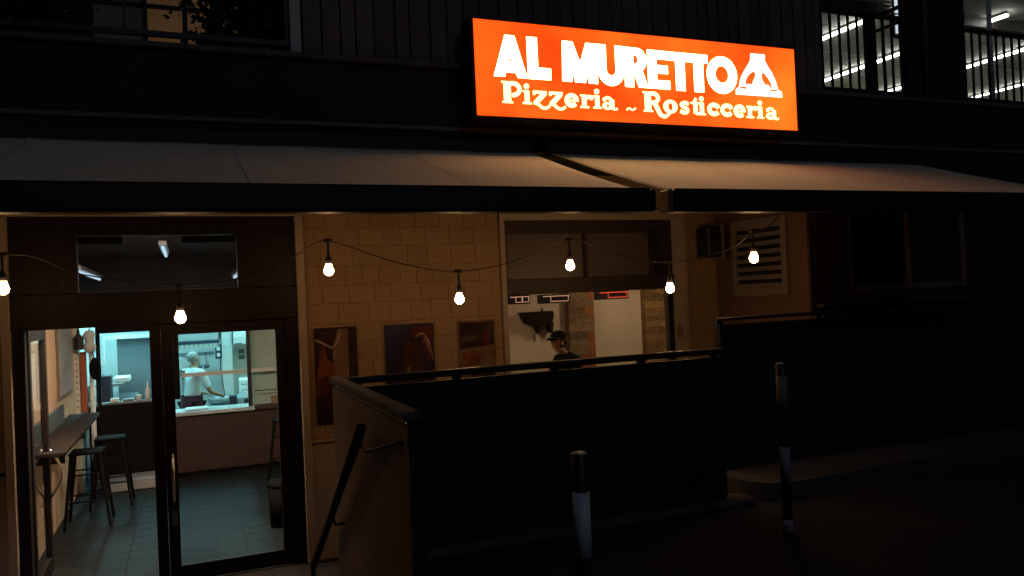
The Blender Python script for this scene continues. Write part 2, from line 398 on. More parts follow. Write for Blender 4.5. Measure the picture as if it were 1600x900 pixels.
obj('fixed_post', B(-0.285, -0.205, F+0.02, F+0.10, FL, 1.49), M_dark_wood, ed)

# ------------------------------------------------------------------ wide window
ww = thing('wide_window', 'wide shopfront window with its lower sash raised over the dining room', 'window', (3.75, F, 0.35))
bm = bmesh.new()
box(bm, 2.762, 2.812, F-0.03, F+0.16, 0.36, 2.40, bev=.004); box(bm, 4.79, 4.85, F-0.03, F+0.16, 0.36, 2.40, bev=.004)
obj('surround', bm, M_white_trim, ww)
obj('surround_head', B(2.762, 4.85, F-0.031, F+0.16, 2.315, 2.41), M_white_trim, ww)
obj('jamb_panel', B(4.70, 4.789, F+0.01, F+0.06, 0.36, 2.31), M_jamb, ww)
bm = bmesh.new(); box(bm, 2.813, 4.70, F+.02, F+.10, 2.19, 2.31); box(bm, 2.813, 2.845, F+.02, F+.10, 1.75, 2.19); box(bm, 4.45, 4.70, F+.025, F+.10, 1.75, 2.19)
obj('sash_frame', bm, M_beam, ww)
obj('mullion', B(3.68, 3.71, F+.02, F+.09, 1.75, 2.19), M_beam, ww)
obj('transom_beam', B(2.813, 4.70, F-.005, F+.11, 1.60, 1.75, bev=.005), M_beam, ww)
bm = bmesh.new(); box(bm, 2.813, 4.699, F-.012, F-.006, 1.66, 1.675); obj('beam_trim', bm, M_black_metal, ww)
obj('post', B(4.625, 4.685, F+.02, F+.09, 0.36, 1.598), M_black_metal, ww)
for x0, x1 in ((2.846, 3.679), (3.711, 4.449)):
    obj('blind', B(x0, x1, F+.075, F+.08, 1.751, 2.189), M_blind, ww)
    obj('pane', B(x0, x1, F+.045, F+.052, 1.751, 2.189), M_fglass, ww)
# diagonal dark casement edge at the right of the upper panes
bm = bmesh.new(); prism(bm, [[(4.43, 2.20), (4.50, 2.20), (4.58, 1.75), (4.48, 1.75)]], lambda u, v, d: (u, d, v), F-0.03, F+0.02); obj('casement_stay', bm, M_black_metal, ww)
obj('sill', B(2.77, 4.84, F-.06, F+.15, 0.32, 0.36, bev=.006), M_white_trim, ww)
em = bmesh.new()
def ell(cx, cz, rx, rz, n=20, a0=0.0, a1=2*PI): return [(cx+rx*math.cos(a0+(a1-a0)*i/n), cz+rz*math.sin(a0+(a1-a0)*i/n)) for i in range(n)]
pl = lambda u, v, d: (u, d, v)
prism(em, [ell(4.745, 1.185, .036, .048), ell(4.745, 1.185, .030, .042)], pl, F+.006, F+.01)
prism(em, [ell(4.745, 1.12, .036, .040), ell(4.745, 1.12, .030, .034)], pl, F+.0065, F+.0102)
prism(em, [[(4.735, 1.165), (4.755, 1.165), (4.75, 1.195), (4.74, 1.195)]], pl, F+.006, F+.01); prism(em, [ell(4.745, 1.205, .008, .008, 8)], pl, F+.006, F+.01)
prism(em, [[(4.72, 1.115), (4.77, 1.115), (4.77, 1.125), (4.72, 1.125)]], pl, F+.006, F+.01)
tag(obj('oval_sticker', em, M_ink), 'small grey oval sticker on the pale jamb right of the wide window', 'sticker')

# ------------------------------------------------------------------ projecting side wall with grille, right front
PX = 5.243
pw = thing('side_wall', 'red brown side wall that carries the pale vent grille', 'wall', (PX, 6.3, FL))
obj('plaster', B(PX, PX+0.2, 5.66, 7.14, FL, 2.72), M_brown_wall, pw)
rw = thing('right_front_wall', 'very dark brown ground floor front wall right of the vent grille', 'wall', (8, 5.63, 0))
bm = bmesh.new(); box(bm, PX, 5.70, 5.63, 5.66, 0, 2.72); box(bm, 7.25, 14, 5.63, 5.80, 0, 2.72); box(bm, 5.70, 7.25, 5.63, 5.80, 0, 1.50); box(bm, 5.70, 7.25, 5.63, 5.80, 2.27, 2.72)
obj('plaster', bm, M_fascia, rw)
obj('ledge', B(5.30, 7.25, 5.55, 5.63, 1.37, 1.395), M_kerb, rw)
obj('ledge', B(5.30, 7.30, 5.56, 5.63, 1.275, 1.315), M_kerb, rw)
wf = obj('window_frame', B(5.70, 7.25, 5.64, 5.70, 1.50, 1.55), M_plank, rw)
bm = bmesh.new(); box(bm, 5.70, 5.75, 5.64, 5.70, 1.55, 2.27); box(bm, 7.20, 7.25, 5.64, 5.70, 1.55, 2.27); box(bm, 6.46, 6.50, 5.64, 5.70, 1.55, 2.27)
obj('stile', bm, M_plank, wf)
obj('dark_pane', B(5.75, 7.20, 5.67, 5.68, 1.55, 2.27), M_black_metal, rw)
# vent grille on the side wall (faces -X)
vg = thing('vent_grille', 'pale louvred vent grille on the red brown side wall behind the bulb', 'vent grille', (PX, 6.3, 1.5))
y0, y1, z0, z1 = 5.905, 6.70, 1.49, 2.25
bm = bmesh.new()
box(bm, PX-.035, PX, y0, y0+.07, z0, z1, bev=.006); box(bm, PX-.035, PX, y1-.06, y1, z0, z1, bev=.006)
box(bm, PX-.034, PX, y0+.07, y1-.06, z0, z0+.075); box(bm, PX-.034, PX, y0+.07, y1-.06, z1-.10, z1)
obj('frame', bm, M_grille, vg)
obj('backing', B(PX-.006, PX-.001, y0+.07, y1-.06, z0+.075, z1-.10), M_hole, vg)
for i in range(7):
    zz = z0+.080+i*0.083
    b = bmesh.new(); prism(b, [[(PX-.03, zz), (PX-.02, zz-.004), (PX-.007, zz+.036), (PX-.017, zz+.04)]], lambda u, v, d: (u, d, v), y0+.07, y1-.06)
    obj('louvre', b, M_grille, vg)
# speaker box at the inner corner
sp = thing('wall_speaker', 'black box speaker with a pale front edge mounted by the vent grille', 'speaker', (5.05, 6.75, 1.86))
obj('cabinet', B(4.96, 5.13, 6.74, 6.96, 1.90, 2.22, bev=.02), M_fence, sp)
obj('front_plate', B(5.131, 5.143, 6.72, 6.90, 1.88, 2.24, bev=.003), M_grille, sp)
obj('bracket', B(5.02, 5.242, 6.86, 6.90, 2.02, 2.08), M_black_metal, sp)

# ------------------------------------------------------------------ posters
def poster(label, x0, x1, z0, z1, base, shapes):
    p = thing('poster', label, 'poster', ((x0+x1)/2, F-0.02, z0), 'printed posters on the stone wall')
    obj('panel', B(x0, x1, F-.025, F-.006, z0, z1), base, p)
    for i, (m, loops) in enumerate(shapes):
        b = bmesh.new()
        prism(b, [[(x0+(x1-x0)*u, z0+(z1-z0)*v) for u, v in lp] for lp in loops], pl, F-.0262-.0004*i, F-.0255)
        obj('print', b, m, p)
def ribbon(pts, w):
    pts = [Vector((*p, 0)) for p in pts]; L = []; R = []
    for i, p in enumerate(pts):
        d = (pts[min(i+1, len(pts)-1)]-pts[max(i-1, 0)]).normalized(); n = Vector((-d.y, d.x, 0))
        ww_ = w if not isinstance(w, (list, tuple)) else w[i]
        L.append(p+n*ww_/2); R.append(p-n*ww_/2)
    return [(p.x, p.y) for p in L+R[::-1]]
poster('tall glossy poster with an orange glass print, nearest the door', 1.00, 1.37, 0.57, 1.39, M_p_dark, [
    (M_p_brown, [[(.45, .35), (.78, .35), (.80, .98), (.55, .98), (.42, .75)]]),
    (M_p_orange, [[(.04, .30), (.42, .30), (.45, .62), (.30, .66), (.22, .82), (.16, .66), (.05, .55)]]),
    (M_p_red, [[(.06, .30), (.42, .30), (.43, .44), (.30, .50), (.08, .46)]]),
    (M_p_pale, [ribbon([(.02, .88), (.2, .84), (.42, .78), (.55, .86), (.62, .96)], [.02, .03, .02, .05, .02])]),
    (M_p_orange, [ribbon([(.10, .62), (.16, .74), (.2, .84)], [.05, .03, .01])]),
    (M_p_pale, [ribbon([(.50, .36), (.49, .44), (.52, .49)], .03)])])
poster('dark purple poster showing a bright curved glass rim, middle of the three', 1.62, 2.07, 0.80, 1.385, M_p_purple, [
    (M_p_red, [[(.55, .95), (.97, .95), (.97, .45), (.85, .40), (.72, .78), (.58, .80)]]),
    (M_p_dark, [[(.38, .72), (.70, .72), (.78, .30), (.66, .12), (.40, .12), (.34, .35)]]),
    (M_p_pale, [ribbon([(.62, .78), (.70, .84), (.80, .83), (.88, .72), (.94, .55), (.97, .42)], [.012, .03, .02, .035, .02, .01])]),
    (M_p_pale, [ribbon([(.80, .77), (.86, .64), (.91, .50)], [.01, .02, .01])]),
    (M_p_brown, [[(.40, .25), (.48, .22), (.50, .32), (.44, .36)]])])
poster('orange and brown poster beside the wide window', 2.31, 2.67, 0.80, 1.385, M_p_brown, [
    (M_p_dark, [[(.03, .55), (.97, .60), (.97, .97), (.03, .97)]]),
    (M_p_orange, [[(.05, .28), (.55, .30), (.60, .50), (.10, .52)]]),
    (M_p_red, [[(.62, .62), (.86, .62), (.86, .82), (.64, .80)]]),
    (M_p_brown, [[(.05, .66), (.50, .70), (.50, .78), (.05, .74)]]),
    (M_p_dark, [[(.30, .06), (.95, .08), (.92, .26), (.32, .24)]])])

# ------------------------------------------------------------------ upper storey
sl = thing('balcony_slab', 'black fascia band of the balcony above the awnings', 'balcony', (2, U, 2.72))
obj('fascia', B(-6, 14, U, U+0.25, 2.72, 3.33), M_fascia, sl)
obj('soffit', B(-6, 14, U+.25, 7.0, 2.76, 2.84), M_fascia, sl)
obj('edge_trim', B(-6, 14, U-.035, U+.25, 3.332, 3.372, bev=.006), M_plank, sl)
obj('drip_rail', B(-6, 14, U-.02, U, 2.86, 2.89), M_plank, sl)
uw = thing('plank_wall', 'upper wall of dark brown vertical planks behind the lit sign', 'wall', (3.2, U, 3.37))
obj('backing', B(0.83, 5.60, U+.06, U+.2, 3.374, 7.5), M_fascia, uw)
x = 0.835
pm = {}
while x < 5.58:
    w = random.choice((.11, .135, .16)); w = min(w, 5.6-x)
    if w not in pm:
        b = B(0, w-.008, 0, .03, 0, 4.1, bev=.004); me = bpy.data.meshes.new('plank'); b.to_mesh(me); b.free(); me.materials.append(M_plank); pm[w] = me
    inst('plank', pm[w], (x, U+.03+random.uniform(-.004, .004), 3.374), uw); x += w
pil = thing('upper_pillar', 'dark wall pier between the two railed openings at upper right', 'pillar', (7.0, U, 3.37))
obj('shaft', B(6.66, 7.50, U+.02, U+.09, 3.374, 7.5), M_fascia, pil)
obj('downpipe', T([(6.90, U-.005, 3.4), (6.90, U-.005, 5.2)], .022, 8), M_plank, pil, True)
bm = B(-6, -4, U, U+.2, 3.374, 7.5); box(bm, 9.6, 14, U+.02, U+.35, 3.374, 7.5); box(bm, 5.60, 9.6, U+.02, U+.35, 5.4, 7.5)
tag(obj('upper_wall', bm, M_fascia), 'dark upper wall around the railed openings, over the sign level', 'wall')
# left balcony: post, railing, back wall with lit window
tag(obj('balcony_post', B(0.745, 0.822, U+.03, U+.12, 3.374, 7.5, bev=.006), M_offwhite), 'pale upright post at the end of the left balcony', 'post')
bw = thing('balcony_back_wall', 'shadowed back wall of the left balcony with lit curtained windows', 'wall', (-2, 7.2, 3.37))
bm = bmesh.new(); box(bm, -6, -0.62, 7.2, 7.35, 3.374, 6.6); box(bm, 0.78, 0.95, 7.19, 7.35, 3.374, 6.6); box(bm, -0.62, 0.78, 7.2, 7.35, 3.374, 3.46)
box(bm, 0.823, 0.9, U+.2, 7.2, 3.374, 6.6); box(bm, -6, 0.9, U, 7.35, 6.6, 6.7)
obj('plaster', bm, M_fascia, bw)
obj('lit_pane', B(-0.215, 0.78, 7.26, 7.27, 3.46, 6.2), M_window_glow, bw)
obj('dim_pane', B(-0.62, -0.255, 7.26, 7.27, 3.46, 6.2), M_grey_glow, bw)
bm = bmesh.new()
for xx in (-0.255, 0.055, 0.335, 0.60): box(bm, xx, xx+.04, 7.18, 7.24, 3.46, 6.2)
box(bm, -0.62, 0.78, 7.185, 7.235, 4.13, 4.155); box(bm, -0.62, 0.78, 7.185, 7.235, 3.46, 3.50)
obj('window_bars', bm, M_dark_wood, bw)
obj('balcony_floor', B(-6, 0.95, U+.25, 7.35, 3.32, 3.371), M_hall_dark, bw)
def railing(label, x0, x1, y, z0, z1, step, zb=None):
    r = thing('balcony_railing', label, 'railing', ((x0+x1)/2, y, z0), 'upper floor railings')
    obj('top_rail', B(x0, x1, y-.025, y+.025, z1-.045, z1, bev=.006), M_black_metal, r)
    obj('bottom_rail', B(x0, x1, y-.018, y+.018, (zb or z0+.05), (zb or z0+.05)+.035), M_black_metal, r)
    b = B(-.009, .009, -.010, .010, 0, z1-.045-(zb or z0+.05)-.035); me = bpy.data.meshes.new('baluster'); b.to_mesh(me); b.free(); me.materials.append(M_black_metal)
    n = round((x1-x0)/step)
    for i in range(n+1): inst('baluster', me, (x0+.015+(x1-x0-.03)*i/n, y, (zb or z0+.05)+.035), r)
    return r
railing('black railing of the left balcony in front of the shrubs', -5.5, 0.74, U+.06, 3.374, 4.42, 1.04, 3.43)
rA = railing('black railing across the lit opening beside the sign', 5.61, 6.65, U+.06, 3.374, 4.19, 0.116, 3.40)
obj('side_rail', T([(6.22, U+.03, 4.12), (6.22, U-.40, 4.12)], .020, 6), M_black_metal, rA)
obj('side_rail', T([(6.22, U+.03, 3.98), (6.22, U-.40, 3.98)], .016, 6), M_black_metal, rA)
obj('post', B(6.19, 6.25, U+.02, U+.10, 3.374, 4.145), M_black_metal, rA)
railing('black railing across the lit opening at the far right', 7.51, 9.6, U+.06, 3.374, 4.16, 0.122, 3.40)
# covered hall behind the right openings
bm = bmesh.new(); box(bm, 5.6, 24, 14.2, 14.4, 3.3, 5.86); struct('hall_back_wall', bm, M_hall_green)
struct('hall_upper_wall', B(5.6, 24, 14.21, 14.4, 5.86, 6.2), M_hall)
hc = thing('hall_ceiling', 'grey panelled ceiling of the lit hall behind the right railings', 'ceiling', (14, 11, 6.1))
for i in range(14):
    obj('panel', B(5.6, 24, 5.95+i*.6, 6.53+i*.6, 6.10+(i % 2)*.015, 6.2), M_hall, hc)
for yy in (9.62,): obj('beam', B(5.6, 24, yy, yy+.16, 5.93, 6.098), M_beam, hc)
struct('hall_floor', B(5.6, 24, U+.35, 16, 3.25, 3.30), M_hall_dark)
bm = bmesh.new(); box(bm, 5.5, 5.6, U+.35, 16, 3.3, 6.2); box(bm, 24, 24.1, U+.35, 16, 3.3, 6.2)
struct('hall_side_wall', bm, M_hall)
for X, ya, yb, zz, lab in ((10.96, 9.6, 14.1, 6.03, 'cold LED strip nearest the sign on the hall ceiling'), (13.25, 9.3, 14.1, 6.03, 'cold LED strip crossing both railed openings on the hall ceiling'), (15.62, 7.5, 14.1, 6.03, 'cold LED strip high across the far right opening'), (18.45, 8.0, 14.1, 6.03, 'thin LED strip low in the far right opening'), (20.9, 8.0, 14.1, 6.03, 'thinnest LED strip, lowest in the far right opening')):
    s_ = thing('led_strip', lab, 'strip light', (X, 11, zz), 'LED strips on the hall ceiling')
    w = .035 if X < 17 else .01
    obj('diffuser', B(X-w, X+w, ya, yb, zz, zz+.035), M_led, s_)
    obj('casing', B(X-w-.01, X+w+.01, ya, yb, zz+.036, zz+.068), M_hall, s_)
tag(obj('white_pole', T([(6.93, U+.52, 3.30), (6.90, U+.52, 4.9)], .02, 8), M_white, smooth=True), 'slim white pole behind the railing beside the dark pier', 'pole')
tag(obj('white_pole', T([(8.53, U+.5, 3.30), (8.53, U+.5, 4.9)], .028, 8), M_white, smooth=True), 'slim white pole behind the far right railing', 'pole')
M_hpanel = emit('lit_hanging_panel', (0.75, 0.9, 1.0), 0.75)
lt = thing('hall_panel', 'pale hanging panel at the right edge of the lit opening', 'panel', (8.05, 7.0, 4.55))
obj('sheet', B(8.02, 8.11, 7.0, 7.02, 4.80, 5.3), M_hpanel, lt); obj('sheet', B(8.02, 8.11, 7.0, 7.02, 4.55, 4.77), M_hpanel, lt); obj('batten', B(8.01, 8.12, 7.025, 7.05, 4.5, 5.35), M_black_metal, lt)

# shrubs on the left balcony
def shrub(label, cx, cy, zb, rx, rz, n):
    s = thing('potted_shrub', label, 'shrub', (cx, cy, zb), 'shrubs on the left balcony')
    b = bmesh.new(); lathe(b, [(0, zb), (.09, zb), (.12, zb+.16), (.10, zb+.16), (.09, zb+.13), (0, zb+.13)], cx, cy, 14); obj('pot', b, M_pot, s, True)
    b = bmesh.new()
    tips = []
    for i in range(16):
        a = random.uniform(0, 2*PI); e = Vector((cx+math.cos(a)*rx*random.uniform(.2, .9), cy+math.sin(a)*rx*.6*random.uniform(.2, 1), zb+.04+(.26+rz)*random.uniform(.0, 1)))
        p0 = Vector((cx, cy, zb+.12)); mid = (p0+e)/2+Vector((random.uniform(-.06, .06), random.uniform(-.06, .06), .05))
        tube(b, [p0, mid, e], [.014, .009, .004], 5); tips += [mid.lerp(e, t) for t in (0, .3, .6, 1)]+[p0.lerp(mid, .7)]
    obj('stems', b, M_stem, s)
    b = bmesh.new()
    for i in range(n):
        t = random.choice(tips)+Vector((random.gauss(0, .085), random.gauss(0, .07), random.gauss(0, .085)))
        d = Vector((random.gauss(0, 1), random.gauss(0, 1), random.gauss(.1, .8))).normalized(); w = d.cross(Vector((random.gauss(0, 1), random.gauss(0, 1), random.gauss(0, 1)))).normalized()
        nn = d.cross(w); L = random.uniform(.035, .075); W = L*.34
        vv = [b.verts.new(t), b.verts.new(t+d*L*.5+w*W+nn*.006), b.verts.new(t+d*L), b.verts.new(t+d*L*.5-w*W+nn*.006), b.verts.new(t+d*L*.5)]
        b.faces.new((vv[0], vv[1], vv[4])); b.faces.new((vv[1], vv[2], vv[4])); b.faces.new((vv[2], vv[3], vv[4])); b.faces.new((vv[3], vv[0], vv[4]))
    obj('foliage', b, M_leaf, s)
shrub('larger dark shrub with glossy leaves in front of the lit balcony window', 0.50, U+.33, 3.374, .40, .80, 2800)
shrub('dark shrub whose branches reach across the lit window panes', 0.27, U+.42, 3.374, .26, .95, 650)
shrub('dark shrub at the left end of the balcony', -0.86, U+.33, 3.374, .34, .75, 1300)

# ------------------------------------------------------------------ illuminated sign
SX, SZ, SY, SW, SH = 2.018, 2.93, 5.45, 2.985, 0.715
sg = thing('illuminated_sign', 'glowing orange box sign reading AL MURETTO Pizzeria Rosticceria', 'sign', (SX+SW/2, SY, SZ))
bm = bmesh.new(); t = .022
box(bm, SX-t, SX+SW+t, SY-.008, SY+.20, SZ-t, SZ); box(bm, SX-t, SX+SW+t, SY-.008, SY+.20, SZ+SH, SZ+SH+t)
box(bm, SX-t, SX, SY-.0078, SY+.2, SZ, SZ+SH); box(bm, SX+SW, SX+SW+t, SY-.0078, SY+.2, SZ, SZ+SH)
cab = obj('cabinet', bm, M_cabinet, sg)
obj('back_plate', B(SX, SX+SW, SY+.18, SY+.198, SZ, SZ+SH), M_cabinet, cab)
obj('face', B(SX+.001, SX+SW-.001, SY, SY+.012, SZ+.001, SZ+SH-.001), M_face, sg)
bm = bmesh.new()
for xx in (SX+.4, SX+SW-.4): box(bm, xx-.03, xx+.03, SY+.2, U+.03, SZ+.42, SZ+.48)
obj('bracket', bm, M_cabinet, sg)
spl = lambda u, v, d: (SX+u, d, SZ+v)
def letter(pieces, m=M_letter, depth=.006):
    b = bmesh.new()
    for i, loops in enumerate(pieces): prism(b, loops, spl, SY-depth-.0005*i, SY-.0006)
    return obj('letter', b, m, sg)
def arc(cx, cy, rx, ry, a0, a1, n=10): return [(cx+rx*math.cos(math.radians(a0+(a1-a0)*i/n)), cy+ry*math.sin(math.radians(a0+(a1-a0)*i/n))) for i in range(n+1)]
letter([[[(.246, .612), (.324, .612), (.418, .297), (.341, .297), (.325, .333), (.245, .333), (.235, .299), (.148, .299)], [(.284, .468), (.296, .418), (.270, .418)]]])
letter([[[(.424, .613), (.508, .614), (.51, .385), (.616, .384), (.615, .296), (.424, .296)]]])
letter([[[(.722, .607), (.809, .607), (.869, .447), (.925, .606), (1.013, .606), (1.020, .292), (.94, .293), (.932, .364), (.912, .294), (.822, .294), (.803, .371), (.794, .295), (.711, .296)]]])
letter([[[(1.024, .606), (1.100, .606), (1.100, .41)]+arc(1.142, .41, .042, .045, 180, 360)+[(1.184, .606), (1.262, .605), (1.262, .41)]+arc(1.142, .41, .12, .126, 0, -180, 16)[1:-1]+[(1.022, .41)]]])
letter([[[(1.268, .603), (1.385, .602)]+arc(1.385, .507, .085, .095, 90, -60, 10)+[(1.477, .287), (1.393, .287), (1.352, .395), (1.346, .395), (1.346, .286), (1.265, .286)], [(1.348, .545), (1.348, .475)]+arc(1.368, .51, .022, .035, -90, 90, 6)]])
letter([[[(1.481, .597), (1.690, .596), (1.690, .527), (1.562, .527), (1.562, .478), (1.668, .478), (1.668, .412), (1.562, .412), (1.562, .355), (1.685, .355), (1.685, .286), (1.480, .287)]]])
letter([[[(1.695, .595), (1.874, .595), (1.874, .525), (1.832, .525), (1.832, .283), (1.745, .283), (1.745, .525), (1.695, .525)]]])
letter([[[(1.877, .595), (2.062, .594), (2.062, .524), (2.015, .524), (2.015, .282), (1.923, .282), (1.923, .524), (1.877, .524)]]])
letter([[ell(2.204, .438, .152, .157, 36), ell(2.203, .442, .068, .072, 24)]])
b = bmesh.new()
prism(b, [[(2.51, .644), (2.66, .644), (2.66, .586), (2.69, .54), (2.726, .497), (2.763, .427), (2.787, .348), (2.827, .33), (2.831, .283), (2.338, .284), (2.34, .327), (2.374, .35), (2.384, .395), (2.40, .435), (2.449, .507), (2.49, .56), (2.505, .59)],
    [(2.440, .366), (2.446, .410), (2.470, .448), (2.506, .478), (2.546, .494), (2.556, .458), (2.535, .424), (2.525, .396), (2.516, .376), (2.47, .380)],
    [(2.622, .494), (2.660, .474), (2.672, .452), (2.690, .446), (2.698, .424), (2.714, .412), (2.722, .366), (2.70, .356), (2.686, .384), (2.648, .382), (2.628, .412), (2.616, .432)],
    [(2.385, .337), (2.378, .353), (2.446, .356), (2.458, .334)], [(2.700, .331), (2.700, .349), (2.782, .347), (2.786, .331)],
    ribbon([(2.562, .49), (2.578, .474), (2.572, .456)], .007), ribbon([(2.612, .484), (2.608, .468), (2.614, .455)], .007), ribbon([(2.52, .402), (2.545, .404), (2.566, .410)], .005)], spl, SY-.006, SY-.0006)
obj('oven_emblem', b, M_emblem, sg)
# bold serif lower line, drawn from strokes
def stroke(pts, w): return [ribbon([tuple(p[:2]) for p in catmull([(a, c, 0) for a, c in pts], 5)] if len(pts) > 2 else pts, w)]
def rect(x0, x1, y0, y1): return [[(x0, y0), (x1, y0), (x1, y1), (x0, y1)]]
def dot(x, y, r): return [ell(x, y, r, r, 14)]
def ring(x, y, rx, ry, hx, hy): return [ell(x, y, rx, ry, 24), ell(x, y, hx, hy, 16)]
G = {
 'P': [rect(.08, .62, 0, 1.55), rect(-.04, .76, 0, .13), rect(-.08, .62, 1.42, 1.55), stroke([(.55, 1.40), (1.0, 1.40), (1.30, 1.10), (1.15, .72), (.72, .55)], .30)],
 'i': [rect(.17, .52, 0, .98), rect(.0, .69, 0, .13), rect(.02, .4, .86, .98), dot(.32, 1.27, .20)],
 'z': [stroke([(.06, .89), (1.12, .90)], .20), stroke([(.98, .86), (.22, .10)], .36), stroke([(.06, .12), (.42, .02), (.72, -.20), (1.02, -.24), (1.34, -.06)], .20), rect(.04, .20, .68, .95)],
 'e': [stroke(arc(.58, .50, .40, .36, 0, 320, 14), .34), rect(.42, 1.13, .43, .55)],
 'r': [rect(.16, .52, 0, .98), rect(.0, .72, 0, .13), rect(.02, .4, .86, .98), stroke([(.45, .62), (.68, .86), (.92, .86)], .22), dot(.94, .78, .17)],
 'a': [stroke([(.24, .80), (.52, .90), (.84, .76)], .22), dot(.24, .76, .15), rect(.70, 1.05, .06, .76), stroke([(.86, .12), (1.10, .05), (1.32, .10)], .16), ring(.50, .28, .44, .29, .15, .11)],
 'R': [rect(.08, .62, 0, 1.55), rect(-.04, .76, 0, .13), rect(-.08, .62, 1.42, 1.55), stroke([(.55, 1.40), (1.0, 1.40), (1.28, 1.12), (1.08, .78), (.66, .70)], .30), stroke([(.88, .80), (1.18, .28), (1.45, -.16), (1.88, -.30), (2.26, -.04)], [.34]*6+[.32]*5+[.28]*5+[.22]*5)],
 'o': [ring(.64, .50, .64, .53, .21, .30)],
 's': [stroke([(.90, .78), (.55, .88), (.24, .74), (.40, .54), (.78, .38), (.72, .14), (.42, .10), (.12, .20)], .27)],
 't': [rect(.24, .60, .08, 1.05), stroke([(.28, 1.0), (.50, 1.30)], .2), rect(.0, .86, .84, .98), stroke([(.42, .14), (.62, .08), (.86, .14)], .20)],
 'c': [stroke(arc(.64, .50, .46, .36, 40, 325, 14), .34), dot(.98, .74, .18)],
 '~': [stroke([(.0, .02), (.22, .16), (.50, .04), (.80, .18)], .13)],
}
SC = .105
for ch, x0, base in (('P', .212, .103), ('i', .372, .103), ('z', .454, .104), ('z', .588, .104), ('e', .722, .098), ('r', .856, .097), ('i', .970, .098), ('a', 1.045, .094), ('~', 1.267, .098), ('R', 1.430, .095), ('o', 1.612, .094), ('s', 1.760, .094), ('t', 1.879, .092), ('i', 1.950, .092), ('c', 2.040, .092), ('c', 2.172, .092), ('e', 2.308, .090), ('r', 2.440, .089), ('i', 2.550, .089), ('a', 2.641, .086)):
    letter([[[(x0+u*SC, base+v*SC) for u, v in lp] for lp in loops] for loops in G[ch]], M_letter2)

# ------------------------------------------------------------------ awnings
def awning(label, x0, x1):
    a = thing('awning', label, 'awning', ((x0+x1)/2, U, 2.7), 'awnings over the terrace')
    yb, yf, zb, zf = U-.08, 4.03, 2.70, 2.185
    b = bmesh.new(); nx, ny = int((x1-x0)*12), 14; rr = random.Random(x0)
    ph = rr.uniform(0, 6)
    def zz(i, j):
        x = x0+(x1-x0)*i/nx; t = j/ny
        fold = .0035*math.sin(x*3.1+ph+t*1.6)*t*(1-t)*4+.0025*math.sin(x*7.3+t*2.5+ph)*(1-t)
        return zb+(zf-zb)*t-.010*math.sin(PI*t)+fold
    top = [[b.verts.new((x0+(x1-x0)*i/nx, yb+(yf-yb)*j/ny, zz(i, j))) for i in range(nx+1)] for j in range(ny+1)]
    bot = [[b.verts.new(v.co-Vector((0, 0, .004))) for v in r] for r in top]
    for j in range(ny):
        for i in range(nx):
            b.faces.new((top[j][i], top[j][i+1], top[j+1][i+1], top[j+1][i])); b.faces.new((bot[j][i], bot[j+1][i], bot[j+1][i+1], bot[j][i+1]))
    for i in range(nx): b.faces.new((top[0][i], bot[0][i], bot[0][i+1], top[0][i+1])); b.faces.new((top[ny][i], top[ny][i+1], bot[ny][i+1], bot[ny][i]))
    for j in range(ny): b.faces.new((top[j][0], top[j+1][0], bot[j+1][0], bot[j][0])); b.faces.new((top[j][nx], bot[j][nx], bot[j+1][nx], top[j+1][nx]))
    fab = obj('fabric', b, M_awning, a, True)
    xs = x0+1.15
    while xs < x1-.2:
        b = bmesh.new(); i = round((xs-x0)/(x1-x0)*nx); xx = x0+(x1-x0)*i/nx
        for j in range(ny):
            ya, yc = yb+(yf-yb)*j/ny, yb+(yf-yb)*(j+1)/ny
            vv = [b.verts.new(p) for p in ((xx-.006, ya, zz(i, j)+.0025), (xx+.006, ya, zz(i, j)+.0025), (xx+.006, yc, zz(i, j+1)+.0025), (xx-.006, yc, zz(i, j+1)+.0025))]
            b.faces.new(vv)
        xs += 1.18
        obj('seam', b, M_awning, fab)
    obj('front_bar', B(x0-.02, x1+.02, 3.93, 4.06, 2.05, 2.188, bev=.014), M_bar, a)
    obj('bar_end_cap', B(x0-.055, x0-.021, 3.935, 4.055, 2.052, 2.186, bev=.012), M_cap, a)
    obj('bar_end_cap', B(x1+.021, x1+.05, 3.935, 4.055, 2.052, 2.186, bev=.012), M_bar, a)
    obj('roller_case', B(x0-.04, x1+.04, U-.09, U-.001, 2.66, 2.80, bev=.012), M_bar, a)
    for xx, s in ((x0+.25, 1), (x1-.25, -1)):
        b = bmesh.new(); el = (xx+s*.55, 4.95, 2.30)
        tube(b, [(xx, U-.1, 2.62), el], .022, 6); tube(b, [el, (xx, 4.06, 2.12)], .020, 6); obj('folding_arm', b, M_bar, a)
awning('left grey fabric awning over the glass door, ending below the sign', -3.2, 2.50)
awning('right fabric awning lit orange by the sign above it', 2.69, 6.6)

